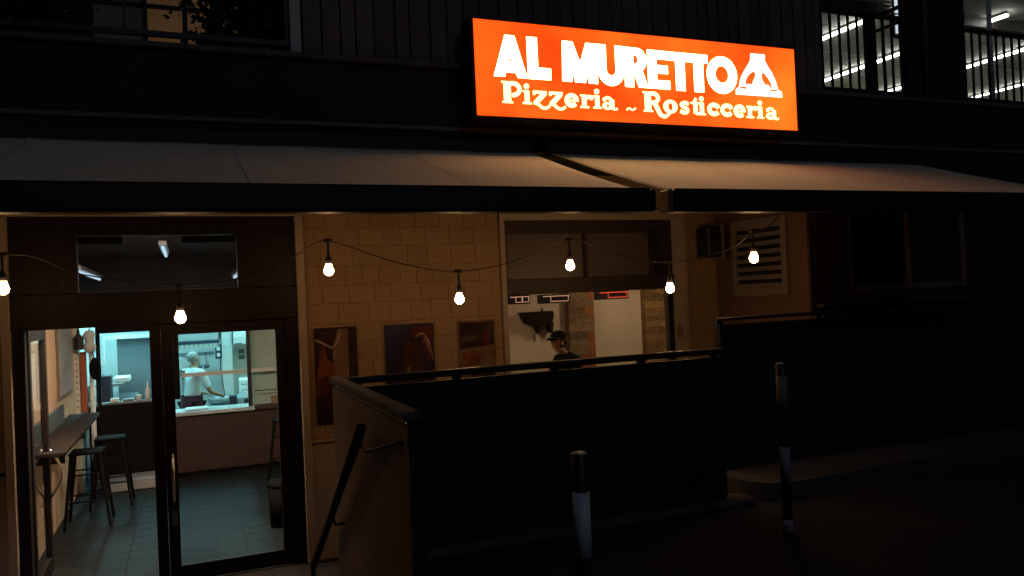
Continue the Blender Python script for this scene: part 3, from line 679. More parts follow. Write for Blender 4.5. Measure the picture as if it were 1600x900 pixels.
# ------------------------------------------------------------------ festoon bulbs
BY = 5.9
sl_ = thing('string_lights', 'string of seven glowing bulbs on a sagging black cord under the awnings', 'string lights', (1.97, BY, 1.6))
cp = [(-3.1, 5.9, 1.77), (-2.1, 5.9, 1.79), (-1.076, 5.9, 2.005), (-.62, 5.9, 1.86), (-.043, 5.9, 1.768), (.376, 5.9, 1.815), (.747, 5.9, 1.962), (.975, 5.9, 2.060), (1.389, 5.9, 1.918), (1.685, 5.9, 1.842), (1.974, 5.9, 1.805), (2.431, 5.9, 1.868), (2.951, 5.9, 2.040), (3.30, 5.75, 1.900), (3.715, 5.6, 1.815), (3.98, 5.4, 1.856), (4.14, 5.25, 1.93), (4.22, 5.15, 2.03), (4.40, 5.2, 2.05), (4.62, 5.28, 2.18)]
obj('cord', T(catmull(cp, 5), .0048, 6), M_cord, sl_, True)
for xx, BY, zc in ((-1.076, 5.9, 1.782), (-.043, 5.9, 1.545), (.975, 5.9, 1.84), (1.974, 5.9, 1.586), (2.951, 5.9, 1.82), (3.715, 5.6, 1.598), (4.22, 5.15, 1.81)):
    b = bmesh.new(); R = .036
    lathe(b, [(0, zc-R)]+[(R*math.sin(a), zc-R*math.cos(a)) for a in [PI*i/10 for i in range(1, 8)]]+[(.022, zc+.042), (.020, zc+.055)], xx, BY, 16)
    bo = obj('bulb', b, M_bulb, sl_, True)
    b = bmesh.new(); lathe(b, [(.0, zc+.045), (.023, zc+.05), (.024, zc+.09), (.014, zc+.11), (.008, zc+.12), (.007, zc+.222), (0, zc+.222)], xx, BY, 12)
    tube(b, [(xx-.03, BY, zc+.222), (xx+.03, BY, zc+.222)], .014, 8)
    obj('socket', b, M_socket, bo, True)

# ------------------------------------------------------------------ fences, stub wall, handrail
def fence(name, label, x0, x1, y, z0, zp, zr0, zr1, posts, n):
    fth = thing(name, label, 'fence', ((x0+x1)/2, y, z0), 'black fences along the street')
    pitch = (x1-x0)/n
    b = B(0, pitch-.006, -.012, .012, 0, zp-z0-.025); me = bpy.data.meshes.new('slat'); b.to_mesh(me); b.free(); me.materials.append(M_fence)
    for i in range(n): inst('slat', me, (x0+i*pitch+.003, y+random.uniform(-.003, .003), z0+0.01), fth)
    obj('backing_sheet', B(x0, x1, y+.016, y+.022, z0+.005, zp-.02), M_fence, fth)
    obj('panel_cap', B(x0, x1, y-.02, y+.03, zp-.012, zp), M_fence, fth)
    obj('top_rail', B(x0-.01, x1+.01, y-.03, y+.03, zr0, zr1, bev=.006), M_black_metal, fth)
    for px in posts: obj('post', B(px-.025, px+.025, y+.023, y+.07, z0, zr0), M_black_metal, fth)
fence('metal_fence', 'lower black slatted fence in front of the wide window, left of the step up', 0.895, 3.60, 4.81, 0.055, 1.085, 1.108, 1.150, (0.94, 1.58, 2.27, 2.95, 3.56), 24)
fence('metal_fence', 'taller black slatted fence on the raised pavement at the right', 3.92, 10.5, 5.25, 0.13, 1.29, 1.322, 1.35, (3.95, 4.98, 5.9, 6.8, 8, 9.2), 55)
sw = thing('stub_wall', 'pinkish rendered wall with grey coping beside the steps, at the fence end', 'wall', (0.84, 3.9, 0))
obj('render', B(0.79, 0.83, 3.10, 4.84, FL, 1.095), M_pink, sw)
obj('coping', B(0.772, 0.845, 3.06, 4.86, 1.12, 1.158, bev=.008), M_coping, sw)
obj('shadow_joint', B(0.798, 0.825, 3.11, 4.83, 1.096, 1.119), M_black_metal, sw)
obj('end_post', B(0.788, 0.84, 3.065, 3.098, FL, 1.118), M_fence, sw)
obj('outer_cladding', B(0.8305, 0.85, 3.10, 4.78, FL, 1.09), M_fence, sw)
hr = thing('handrail', 'black sloping handrail on the pinkish wall by the steps', 'handrail', (0.72, 4.6, FL))
obj('rail', T([(0.722, 3.66, 1.02), (0.722, 5.50, -.165)], .024, 10), M_black_metal, hr, True)
obj('bracket', T([(0.722, 3.68, 1.0), (0.722, 3.70, .93), (0.735, 3.64, .915), (0.775, 3.18, 1.02), (0.795, 3.16, 1.02)], .009, 8), M_black_metal, hr, True)
obj('bracket', T([(0.722, 4.6, .40), (0.735, 4.6, .34), (0.795, 4.6, .34)], .009, 8), M_black_metal, hr, True)
obj('foot_post', T([(0.722, 5.50, -.165), (0.722, 5.50, FL)], .02, 10), M_black_metal, hr, True)

# ------------------------------------------------------------------ bollards
M_bollard_dim = mat('bollard_dim_white_band', (0.24, 0.24, 0.26), 0.7, var=0.5, scale=9)  # far bollard's white; its dimmer light is put into the colour
def bollard(label, x, y, r, top, bands, wm=M_bollard_white):
    b_ = thing('bollard', label, 'bollard', (x, y, 0), 'striped street bollards')
    b = bmesh.new(); lathe(b, [(0, 0), (r, 0), (r, top-.004), (r-.004, top), (0, top)], x, y, 24); obj('post', b, M_bollard, b_, True)
    for z0, z1 in bands:
        b = bmesh.new(); lathe(b, [(r-.002, z0), (r+.0015, z0), (r+.0015, z1), (r-.002, z1)], x, y, 24); obj('white_band', b, wm, b_, True)
    b = bmesh.new(); lathe(b, [(0, top+.001), (r-.004, top+.001), (r-.002, top+.005), (r-.012, top+.011), (0, top+.012)], x, y, 24); obj('cap', b, M_bcap, b_, True)
    b = bmesh.new(); lathe(b, [(r+.001, 0), (r+.03, 0), (r+.03, .008), (r+.001, .012)], x, y, 20); obj('base_ring', b, M_black_metal, b_, True)
bollard('nearer thick bollard with one broad white band and a bright cap', 1.553, 3.1, .036, .897, ((.456, .737),))
bollard('farther thin bollard with several white bands', 3.445, 4.0, .031, 1.09, ((.807, 1.017), (.362, .576), (.038, .119)), M_bollard_dim)

# ------------------------------------------------------------------ bar room behind the door
struct('bar_floor_bed', B(-1.32, 1.7, 7.15, 14.7, FL-.08, FL-.006), M_grout)
ff = thing('tiled_floor', 'grey tiled floor inside the glass door', 'floor', (0, 9, FL))
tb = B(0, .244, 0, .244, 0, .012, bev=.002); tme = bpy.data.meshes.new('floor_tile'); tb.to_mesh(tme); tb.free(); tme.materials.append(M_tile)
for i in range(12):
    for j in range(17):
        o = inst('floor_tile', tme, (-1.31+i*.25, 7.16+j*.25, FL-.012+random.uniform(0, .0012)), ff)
struct('bar_left_wall', B(-1.42, -1.32, 7.15, 11.3, FL, 2.4), M_beige)
struct('bar_right_wall', B(1.70, 1.80, 7.15, 14.7, FL, 2.4), M_beige)
cl = thing('slatted_ceiling', 'dark grey slatted ceiling seen through the door transom', 'ceiling', (0, 9.4, 2.3))
obj('deck', B(-1.42, 1.8, 7.15, 14.8, 2.33, 2.40), M_dark_panel, cl)
for i in range(27): obj('slat', B(-1.32, 1.70, 7.16+i*.28, 7.16+i*.28+.262, 2.29, 2.33), M_ceiling, cl)
def tube_light(label, x, ya, yb, z, m, w=.016):
    t_ = thing('tube_light', label, 'tube light', (x, (ya+yb)/2, z), 'fluorescent tubes indoors')
    obj('tube', T([(x, ya, z), (x, yb, z)], w, 8), m, t_, True)
    obj('housing', B(x-.035, x+.035, ya-.03, yb+.03, z+.022, z+.06), M_white, t_)
tube_light('short tube light near the entrance, in the middle of the transom view', -.19, 8.2, 9.5, 2.20, M_tube_dim)
tube_light('tube light hanging low along the left wall, at the lower left of the transom', -1.0, 9.0, 11.2, 2.03, M_tube_dim)
tube_light('tube light at the lower right corner of the transom view', .60, 9.8, 11.2, 2.0, M_tube_dim)
for xx, lab in ((-.85, 'unseen fill light panel added just inside the open door leaf'), (.35, 'unseen fill light panel added just inside the closed glass door')):  # added panels hidden above the door, brightening the left wall and floor
    p_ = thing('fill_light_panel', lab, 'added fill light', (xx, 7.48, 2.27), 'added fill lights over the entrance')
    obj('diffuser', B(xx-.35, xx+.35, 7.40, 7.56, 2.258, 2.27), M_entry_fill, p_); obj('housing', B(xx-.37, xx+.37, 7.38, 7.58, 2.271, 2.289), M_white, p_); obj('added_baffle', B(xx-.37, xx+.37, 7.362, 7.378, 2.175, 2.289), M_dark_panel, p_)  # dark shield added to keep this light off the transom edges
tube_light('cold tube light at the left side of the kitchen ceiling', -1.1, 11.8, 14.2, 2.2, M_tube)
tube_light('cold tube light at the right side of the kitchen ceiling', .80, 11.8, 14.2, 2.2, M_tube)
tube_light('extra cold tube light added across the middle of the kitchen ceiling', -.1, 11.8, 13.4, 2.2, M_tube)  # extra tube added to brighten the kitchen
# wall shelf, picture, things on the left wall
ws = thing('wall_counter', 'brown wooden counter shelf along the left wall inside the door', 'shelf', (-1.16, 9, .4))
obj('top', B(-1.32, -1.0, 7.75, 10.6, .395, .435, bev=.006), M_shelf, ws)
obj('upstand', B(-1.318, -1.29, 7.9, 10.0, .437, .62), M_steel_panel, ws)
for y in (8.3, 9.8): obj('bracket', B(-1.318, -1.08, y-.015, y+.015, .25, .394), M_black_metal, ws)
pc = thing('framed_picture', 'pale faded picture in a thin frame on the left wall', 'picture', (-1.31, 10.3, .68))
obj('frame', B(-1.319, -1.295, 9.75, 10.80, .68, 1.62, bev=.004), M_frame, pc); obj('print', B(-1.294, -1.290, 9.79, 10.76, .72, 1.58), M_picture, pc)
cl2 = thing('brick_column', 'narrow pale column marked with small dark ticks at the end of the left wall', 'column', (-1.29, 11.2, FL))
obj('shaft', B(-1.335, -1.262, 11.15, 11.3, FL, 2.29), M_offwhite, cl2)
for i in range(12): obj('tick', B(-1.30, -1.275, 11.143, 11.1495, .45+i*.075, .465+i*.075), M_ink, cl2)
tag(obj('orange_board', B(-1.255, -1.19, 11.18, 11.3, .38, 1.13, bev=.004), M_orange), 'upright orange red board at the end of the counter shelf', 'board')
tag(obj('white_pipe', T([(-1.13, 11.22, FL), (-1.13, 11.22, 1.2)], .03, 10), M_white, smooth=True), 'white upright pipe beside the orange board', 'pipe')
jg = thing('white_jug', 'white rounded jug hanging at the top of the orange board', 'jug', (-1.14, 11.1, 1.14))
b = bmesh.new(); lathe(b, [(0, 1.12), (.05, 1.13), (.075, 1.19), (.05, 1.25), (.055, 1.29), (.072, 1.34), (.05, 1.385), (.03, 1.40), (0, 1.40)], -1.13, 11.08, 16); obj('body', b, M_offwhite, jg, True)
obj('hook', T([(-1.13, 11.08, 1.39), (-1.13, 11.16, 1.47), (-1.13, 11.22, 1.47)], .008, 6), M_black_metal, jg)
lan = thing('dark_lantern', 'small dark hanging lantern left of the white jug', 'lantern', (-1.24, 11.0, 1.15))
b = bmesh.new(); lathe(b, [(0, 1.17), (.055, 1.17), (.06, 1.32), (.02, 1.36), (.015, 1.42), (0, 1.42)], -1.24, 11.0, 8); obj('body', b, M_black_metal, lan); obj('hanger', T([(-1.24, 11.0, 1.41), (-1.24, 11.16, 1.5)], .006, 6), M_black_metal, lan)
bg_ = thing('dark_bag', 'dark bag hanging below the white jug', 'bag', (-1.09, 11.1, .75))
b = bmesh.new(); ball(b, (-1.08, 11.1, .92), .07, 14, (1, .6, 2.0)); obj('body', b, M_black_cloth, bg_, True)
obj('strap', T([(-1.09, 11.1, 1.03), (-1.10, 11.1, 1.15), (-1.13, 11.16, 1.17)], .008, 6), M_black_cloth, bg_)

# bar counter, partition
bc = thing('bar_counter', 'reddish brown wooden bar counter with a pale top in front of the kitchen', 'counter', (.5, 11.4, FL))
for i in range(6): obj('front_panel', B(-.30+i*.33, .026+i*.33, 11.36+.003*(i % 2), 11.40, FL+.06, .20), M_bar_wood, bc)
obj('kick_board', B(-.30, 1.68, 11.40, 11.44, FL, FL+.07), M_dark_panel, bc)
obj('top', B(-.32, 0.80, 11.30, 11.75, .205, .255, bev=.006), M_counter, bc); obj('top', B(.802, 1.69, 11.30, 11.75, .205, .258, bev=.006), M_bar_wood, bc)
obj('carcass', B(-.30, 1.68, 11.41, 11.70, FL+.07, .20), M_dark_panel, bc)
pt = thing('dark_partition', 'dark partition with a kitchen hatch left of the door post', 'partition', (-.75, 11.4, FL))
bm = bmesh.new(); box(bm, -1.09, -.30, 11.36, 11.44, FL, .43); box(bm, -1.09, -1.045, 11.36, 11.44, .43, 1.42); box(bm, -.465, -.12, 11.36, 11.44, .43, 1.42); box(bm, -1.09, -.12, 11.355, 11.44, 1.345, 1.44)
obj('panel', bm, M_dark_panel, pt)
obj('kitchen_light_stop', B(-1.32, 1.69, 11.365, 11.445, 1.442, 2.30), M_ceiling, pt)  # added board that keeps kitchen light out of the front room
obj('hatch_sill', B(-1.045, -.465, 11.33, 11.46, .432, .455), M_steel, pt)
gg = thing('glass_guard', 'glass guard with metal rails and a dark post on the bar counter', 'glass guard', (.5, 11.33, .26))
obj('rail', B(-.10, 1.60, 11.315, 11.335, .715, .765), M_offwhite, gg); obj('rail', B(.80, 1.60, 11.318, 11.332, .455, .465), M_black_metal, gg)
obj('post', B(.725, .775, 11.31, 11.35, .26, 1.50), M_black_metal, gg); obj('pane', B(-.10, .724, 11.338, 11.344, .26, 1.2), M_glass, gg)
tag(obj('beige_board', B(.776, 1.68, 11.46, 11.50, .26, 2.28), M_guard_panel), 'plain grey green panel behind the right end of the bar counter', 'panel')
tag(obj('cardboard_box', B(1.03, 1.16, 11.36, 11.45, .26, .36, bev=.003), M_cardboard), 'small cardboard box at the right end of the bar counter', 'box')
tag(obj('folded_cloth', B(-.07, .22, 11.37, 11.62, .257, .285, bev=.012), M_white), 'white folded cloth at the left end of the bar counter', 'cloth')
tag(obj('pale_floor_block', B(-.98, -.36, 10.9, 11.32, FL+.001, FL+.14, bev=.01), M_hood), 'made-up low pale block standing for a pale floor area below the kitchen hatch', 'box')  # made-up block in place of a pale area of floor
# stools
def stool(x, y, label):
    s = thing('bar_stool', label, 'stool', (x, y, FL), 'dark metal bar stools')
    hz = .78
    obj('seat', B(x-.16, x+.16, y-.16, y+.16, FL+hz-.03, FL+hz, bev=.012), M_stool, s)
    for sx in (-1, 1):
        for sy in (-1, 1): obj('leg', T([(x+sx*.13, y+sy*.13, FL+hz-.03), (x+sx*.21, y+sy*.21, FL)], [.022, .014], 8), M_stool, s)
    for zz, o in ((.28, .183), (.55, .155)):
        c = [(x-o, y-o, FL+zz), (x+o, y-o, FL+zz), (x+o, y+o, FL+zz), (x-o, y+o, FL+zz)]
        for i in (range(4) if zz < .4 else (0, 2)): obj('stretcher', T([c[i], c[(i+1) % 4]], .009, 6), M_stool, s)
    return s
s0 = stool(-1.02, 9.42, 'dark metal stool nearest the open door leaf, under the counter shelf')
dup(s0, (-.87, 10.25, FL), 'dark metal stool farther along the counter shelf')
dup(s0, (1.13, 10.3, FL), 'dark metal stool half hidden by the right door jamb', .3)
bn = thing('waste_bin', 'black waste bin just inside the right edge of the glass door', 'bin', (.80, 8.3, FL))
b = bmesh.new(); lathe(b, [(0, FL), (.105, FL), (.125, FL+.40), (0, FL+.40)], .80, 8.3, 18); obj('body', b, M_stool, bn, True)
b = bmesh.new(); lathe(b, [(.0, FL+.402), (.13, FL+.402), (.13, FL+.42), (.08, FL+.46), (0, FL+.47)], .80, 8.3, 18); obj('lid', b, M_stool, bn, True)

# ------------------------------------------------------------------ kitchen
struct('kitchen_back_wall', B(-1.42, 1.7, 14.6, 14.7, FL, 2.4), M_kwall)
struct('kitchen_left_wall', B(-1.42, -1.32, 11.3, 14.7, FL, 2.4), M_kwall)
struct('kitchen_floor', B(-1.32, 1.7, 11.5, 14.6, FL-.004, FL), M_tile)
tag(obj('splash_screen', B(-1.0, -.25, 13.4, 13.46, FL, 1.20), M_steel_panel), 'dull steel panel filling the kitchen hatch view', 'panel')
tag(obj('wall_shelf', B(-1.31, -.25, 13.3, 13.39, 1.21, 1.26), M_white), 'white shelf edge along the top of the steel panel', 'shelf')
tag(obj('towel', B(-1.24, -1.10, 12.6, 12.63, .85, 1.30, bev=.008), M_white_cloth), 'pale towel hanging at the left of the kitchen hatch', 'towel')
kb = thing('prep_bench', 'steel kitchen bench at the left under the hanging towel', 'bench', (-1.05, 12.4, FL))
obj('top', B(-1.31, -.72, 11.9, 13.2, .36, .40), M_steel, kb); obj('shelf', B(-1.31, -.85, 12.1, 13.2, .60, .63), M_steel, kb)
for x, y in ((-1.28, 11.95), (-.76, 11.95), (-1.28, 13.15), (-.76, 13.15)): obj('leg', B(x-.02, x+.02, y-.02, y+.02, FL, .36), M_steel, kb)
obj('cabinet', B(-1.30, -.80, 12.0, 13.1, FL+.1, .355), M_dark_panel, kb)
tag(obj('dark_crate', B(-1.16, -.98, 11.95, 12.2, .64-.24+.002, .78-.02, bev=.006), M_darkbox), 'dark blue crate on the kitchen bench', 'crate')
tag(obj('paper_stack', B(-.98, -.78, 12.3, 12.7, .632, .70, bev=.01), M_white), 'white stack of paper on the bench shelf behind the crate', 'paper')
bt = thing('white_bottle', 'white squeeze bottle on the hatch sill beside the door post', 'bottle', (-.505, 11.40, .456))
b = bmesh.new(); lathe(b, [(0, .456), (.032, .456), (.034, .56), (.026, .60), (.010, .62), (.008, .665), (0, .665)], -.51, 11.4, 14); obj('body', b, M_white, bt, True); b = bmesh.new(); lathe(b, [(0, .666), (.012, .666), (.006, .70), (0, .70)], -.51, 11.4, 10); obj('cap', b, M_steel, bt)
for i, (xx, ww_, hh) in enumerate(((-.90, .10, .05), (-.74, .13, .035), (-.62, .06, .07))):
    tag(obj('small_tray', B(xx-ww_/2, xx+ww_/2, 11.36, 11.44, .456, .456+hh, bev=.006), (M_white, M_steel, M_offwhite)[i]), ('white tray on the hatch sill, left end', 'low steel tray in the middle of the hatch sill', 'small cream tub on the hatch sill near the bottle')[i], 'tray')
# hood and back wall fittings
hd = thing('extractor_hood', 'white extractor hood with a dark lower edge above the cook', 'hood', (.0, 13.9, 1.1))
obj('canopy', B(-.55, .45, 13.5, 14.55, 1.095, 1.60, bev=.01), M_hood, hd); obj('lower_edge', B(-.56, .46, 13.49, 14.55, 1.055, 1.093), M_darkbox, hd)
obj('hood_fill_light', B(-.45, .35, 14.0, 14.05, 1.035, 1.052), M_hood_fill, hd)  # unseen lamp added to light the back wall below the canopy
obj('lamp_screen', B(-.56, .46, 13.525, 13.532, .985, 1.0545), M_hood, hd)  # strip added to hide the lamp behind the filters
for i in range(14): obj('filter', B(-.54+i*.07, -.485+i*.07, 13.50, 13.52, .98, 1.05), M_offwhite, hd)
tag(obj('wall_column', B(.52, .68, 14.2, 14.59, FL, 2.28), M_white), 'white column between the hood and the wall cabinet', 'column')
cb = thing('wall_cabinet', 'white kitchen wall cabinet right of the column', 'cabinet', (.85, 14.4, .98))
obj('body', B(.70, 1.30, 14.1, 14.58, .98, 1.7), M_white, cb); obj('handle', B(.72, .84, 14.07, 14.095, .985, 1.0), M_darkbox, cb)
po = thing('socket_box', 'dark wall socket box with a hanging cable', 'socket', (.455, 14.3, .74))
obj('body', B(.41, .51, 14.12, 14.19, .76, 1.0, bev=.006), M_darkbox, po)
for zz in (.80, .90): obj('socket', B(.435, .485, 14.113, 14.119, zz, zz+.055), M_white, po)
obj('cable', T([(.48, 14.14, .76), (.49, 14.14, .5), (.53, 14.14, .2), (.54, 14.14, -.1)], .008, 6), M_black_metal, po)
for i in range(4): tag(obj('white_crate', B(.74, 1.15, 13.3, 13.75, .12+i*.085, .195+i*.085, bev=.01), M_white), ('bottom white crate of the stack right of the cook', 'second white crate up in the stack right of the cook', 'third white crate up in the stack right of the cook', 'top white crate of the stack right of the cook')[i], 'crate', 'stacked white crates')
pb = thing('pizza_bench', 'steel work bench in front of the cook', 'bench', (.3, 13.3, FL))
obj('top', B(-.30, 1.3, 13.0, 13.9, .08, .118), M_steel, pb); obj('front', B(-.28, 1.28, 13.04, 13.08, FL+.1, .078), M_steel, pb)
for x in (-.26, 1.26): obj('leg', B(x-.02, x+.02, 13.1, 13.14, FL, .078), M_steel, pb)
pn = thing('steel_pan', 'wide steel pan on the bench at the right of the cook', 'pan', (.40, 13.3, .12))
b = bmesh.new(); lathe(b, [(0, .12), (.14, .12), (.19, .21), (.185, .21), (.135, .13), (0, .13)], .42, 13.25, 20); obj('bowl', b, M_steel, pn, True); obj('handle', T([(.60, 13.25, .20), (.82, 13.2, .25)], .012, 6), M_steel, pn)
rk = thing('utensil_rail', 'steel rail with hanging ladles on the kitchen back wall', 'utensil rail', (.2, 14.5, .8))
obj('rail', T([(-.35, 14.5, .86), (.40, 14.5, .86)], .012, 6), M_steel, rk)
for x in (.02, .14, .26):
    b = bmesh.new(); tube(b, [(x, 14.48, .86), (x+.02, 14.48, .66)], .008, 6); ball(b, (x+.02, 14.47, .63), .05, 10, (1, .5, .8)); obj('ladle', b, M_steel_panel, rk, True)
nt_ = thing('notice_sheets', 'small notices on the wall below the kitchen cabinet', 'notice', (.84, 14.55, .6))
for x, zz in ((.80, .80), (.80, .70), (.93, .74)): obj('sheet', B(x, x+.10, 14.585, 14.595, zz, zz+.075), M_steel_panel if x < .9 else M_white, nt_)
for i, (x, m) in enumerate(((.56, M_darkbox), (.66, M_steel), (.72, M_darkbox))):
    tag(obj('kitchen_tin', B(x-.05, x+.045, 11.9+.01*i, 12.1, .10, .36-.03*i, bev=.006), m), ('tall dark tin behind the bar counter by the guard post', 'steel tin between two dark tins behind the bar', 'short dark tin against the guard post')[i], 'tin')
kt = thing('back_bar', 'low steel table just behind the bar counter carrying the tins', 'table', (.4, 12, FL))
obj('top', B(-.28, 1.2, 11.78, 12.2, .06, .098), M_steel, kt)
for x in (-.25, 1.17): obj('leg', B(x-.02, x+.02, 11.95, 11.99, FL, .06), M_steel, kt)

# ------------------------------------------------------------------ dining room behind the window
struct('dining_floor', B(1.81, 9.5, 7.15, 10.9, FL-.1, FL), M_terr)
struct('dining_back_wall', B(1.81, 9.5, 10.8, 10.95, FL, 2.4), M_dwall)
bm = bmesh.new(); box(bm, 1.81, 1.9, 7.15, 10.8, FL, 2.4); box(bm, 9.4, 9.5, 7.15, 10.8, FL, 2.4); struct('dining_side_wall', bm, M_dwall)
bm = bmesh.new(); box(bm, 5.243, 9.5, 7.0, 7.149, FL, 2.9); struct('dining_front_wall', bm, M_dwall)
struct('dining_ceiling', B(1.81, 9.5, 7.15, 10.95, 2.4, 2.5), M_dwall)
def pillar(label, x0, x1, m, corner, n):
    p = thing('stone_pillar', label, 'pillar', ((x0+x1)/2, 10.7, FL), 'rough stone pillars in the dining room')
    obj('core', B(x0+.004, x1-.004, 10.668, 10.799, FL, 2.4), m, p)
    rr = random.Random(n); z = FL
    while z < 2.38:
        h = rr.uniform(.07, .13); h = min(h, 2.39-z); x = x0; ws_ = [rr.uniform(.25, .75)]
        for k, (xa, xb) in enumerate(((x0, x0+(x1-x0)*ws_[0]), (x0+(x1-x0)*ws_[0], x1))):
            b = B(xa+.001, xb-.001, 10.664-rr.uniform(0, .006), 10.70, z+.001, z+h-.001, bev=.003)
            obj('stone', b, corner if (k == 1 and xb-xa < .26 and corner) else m, p)
        z += h
pillar('grey brown stone pillar with an orange edge behind the person in the cap', 5.27, 5.70, M_rock, M_corner_brick, 3)
pillar('golden stone pillar beside the right window post', 6.60, 7.12, M_rock2, None, 5)
wsf = thing('wall_console', 'dark wooden wall console with two tapering brackets above the person', 'shelf', (4.75, 10.75, 1.05))
b = bmesh.new(); prism(b, [[(4.50, 1.345), (5.00, 1.345), (5.01, 1.27), (4.97, 1.16), (4.70, 1.13), (4.58, 1.18), (4.53, 1.27)]], pl, 10.62, 10.795); obj('body', b, M_dark_wood, wsf)
for x in (4.78, 4.99):
    b = bmesh.new(); prism(b, [[(x-.07, 1.18), (x+.03, 1.18), (x+.01, 1.02), (x-.005, 1.02)]], pl, 10.66, 10.79); obj('bracket', b, M_dark_wood, wsf)
obj('ornament', T([(4.85, 10.70, 1.345), (4.86, 10.70, 1.40)], [.02, .008], 8), M_dark_wood, wsf)
tag(obj('wall_switch', B(4.74, 4.77, 10.785, 10.799, .90, 1.0), M_rock), 'small dark wall fitting under the wall console', 'fitting')
def heater(label, x0, x1, y, z, m, n):
    h = thing('infrared_heater', label, 'heater', ((x0+x1)/2, y, z), 'infrared heaters under the dining room ceiling')
    obj('casing', B(x0-.02, x1+.02, y+.02, y+.06, z-.06, z+.06, bev=.006), M_black_metal, h)
    w = x1-x0; q = .006
    obj('glowing_tube', T([(x0+w*.1, y, z+.035), (x1, y, z+.035)], q, 6), m, h)
    for i in range(n):
        a = x0+w*(.36+.64*i/n); c = a+w*.6/n
        obj('glowing_tube', T([(a, y, z+.034), (a, y, z-.035), (c, y, z-.035), (c, y, z+.034)], q, 6), m, h)
    obj('drop_rod', T([((x0+x1)/2, y+.04, z+.06), ((x0+x1)/2, y+.04, 2.4)], .01, 6), M_black_metal, h)
heater('heater with red glowing tubes near the golden pillar', 5.24, 5.74, 9.7, 1.545, M_red_tube, 1)
heater('heater with pale glowing tubes above the wall console', 4.38, 4.82, 9.7, 1.53, M_pale_tube, 1)
heater('heater with short white tubes at the left edge of the window', 3.92, 4.22, 9.7, 1.54, M_pale_tube, 2)
for i, (x, y) in enumerate(((2.6, 8.6), (6.2, 9.2))):
    p = thing('ceiling_lamp', ('warm round ceiling lamp over the left of the dining room', 'warm round ceiling lamp over the right of the dining room')[i], 'ceiling lamp', (x, y, 2.3), 'warm ceiling lamps')
    b = bmesh.new(); lathe(b, [(0, 2.30), (.16, 2.30), (.18, 2.33), (.18, 2.37), (0, 2.37)], x, y, 20); obj('diffuser', b, M_warm_panel, p, True)
    b = bmesh.new(); lathe(b, [(.0, 2.371), (.2, 2.371), (.2, 2.399), (0, 2.399)], x, y, 20); obj('rim', b, M_white, p)

# ------------------------------------------------------------------ people
def skin_mesh(nodes, edges, name, m, parent, sub=2):
    """nodes: list of (pos, radius); returns one continuous skinned surface"""
    me = bpy.data.meshes.new('tmp'); me.from_pydata([n[0] for n in nodes], edges, [])
    o = bpy.data.objects.new('tmp', me); COL.objects.link(o)
    md = o.modifiers.new('skin', 'SKIN'); md.use_smooth_shade = True; md.branch_smoothing = .6
    sv = me.skin_vertices[0].data
    for i, n in enumerate(nodes):
        r = n[1]; sv[i].radius = r if isinstance(r, tuple) else (r, r); sv[i].use_root = (i == 0)
    s2 = o.modifiers.new('sub', 'SUBSURF'); s2.levels = sub; s2.render_levels = sub
    dg = bpy.context.evaluated_depsgraph_get(); ev = o.evaluated_get(dg)
    b = bmesh.new(); b.from_mesh(ev.to_mesh()); ev.to_mesh_clear()
    bpy.data.objects.remove(o); bpy.data.meshes.remove(me)
    return obj(name, b, m, parent, True)
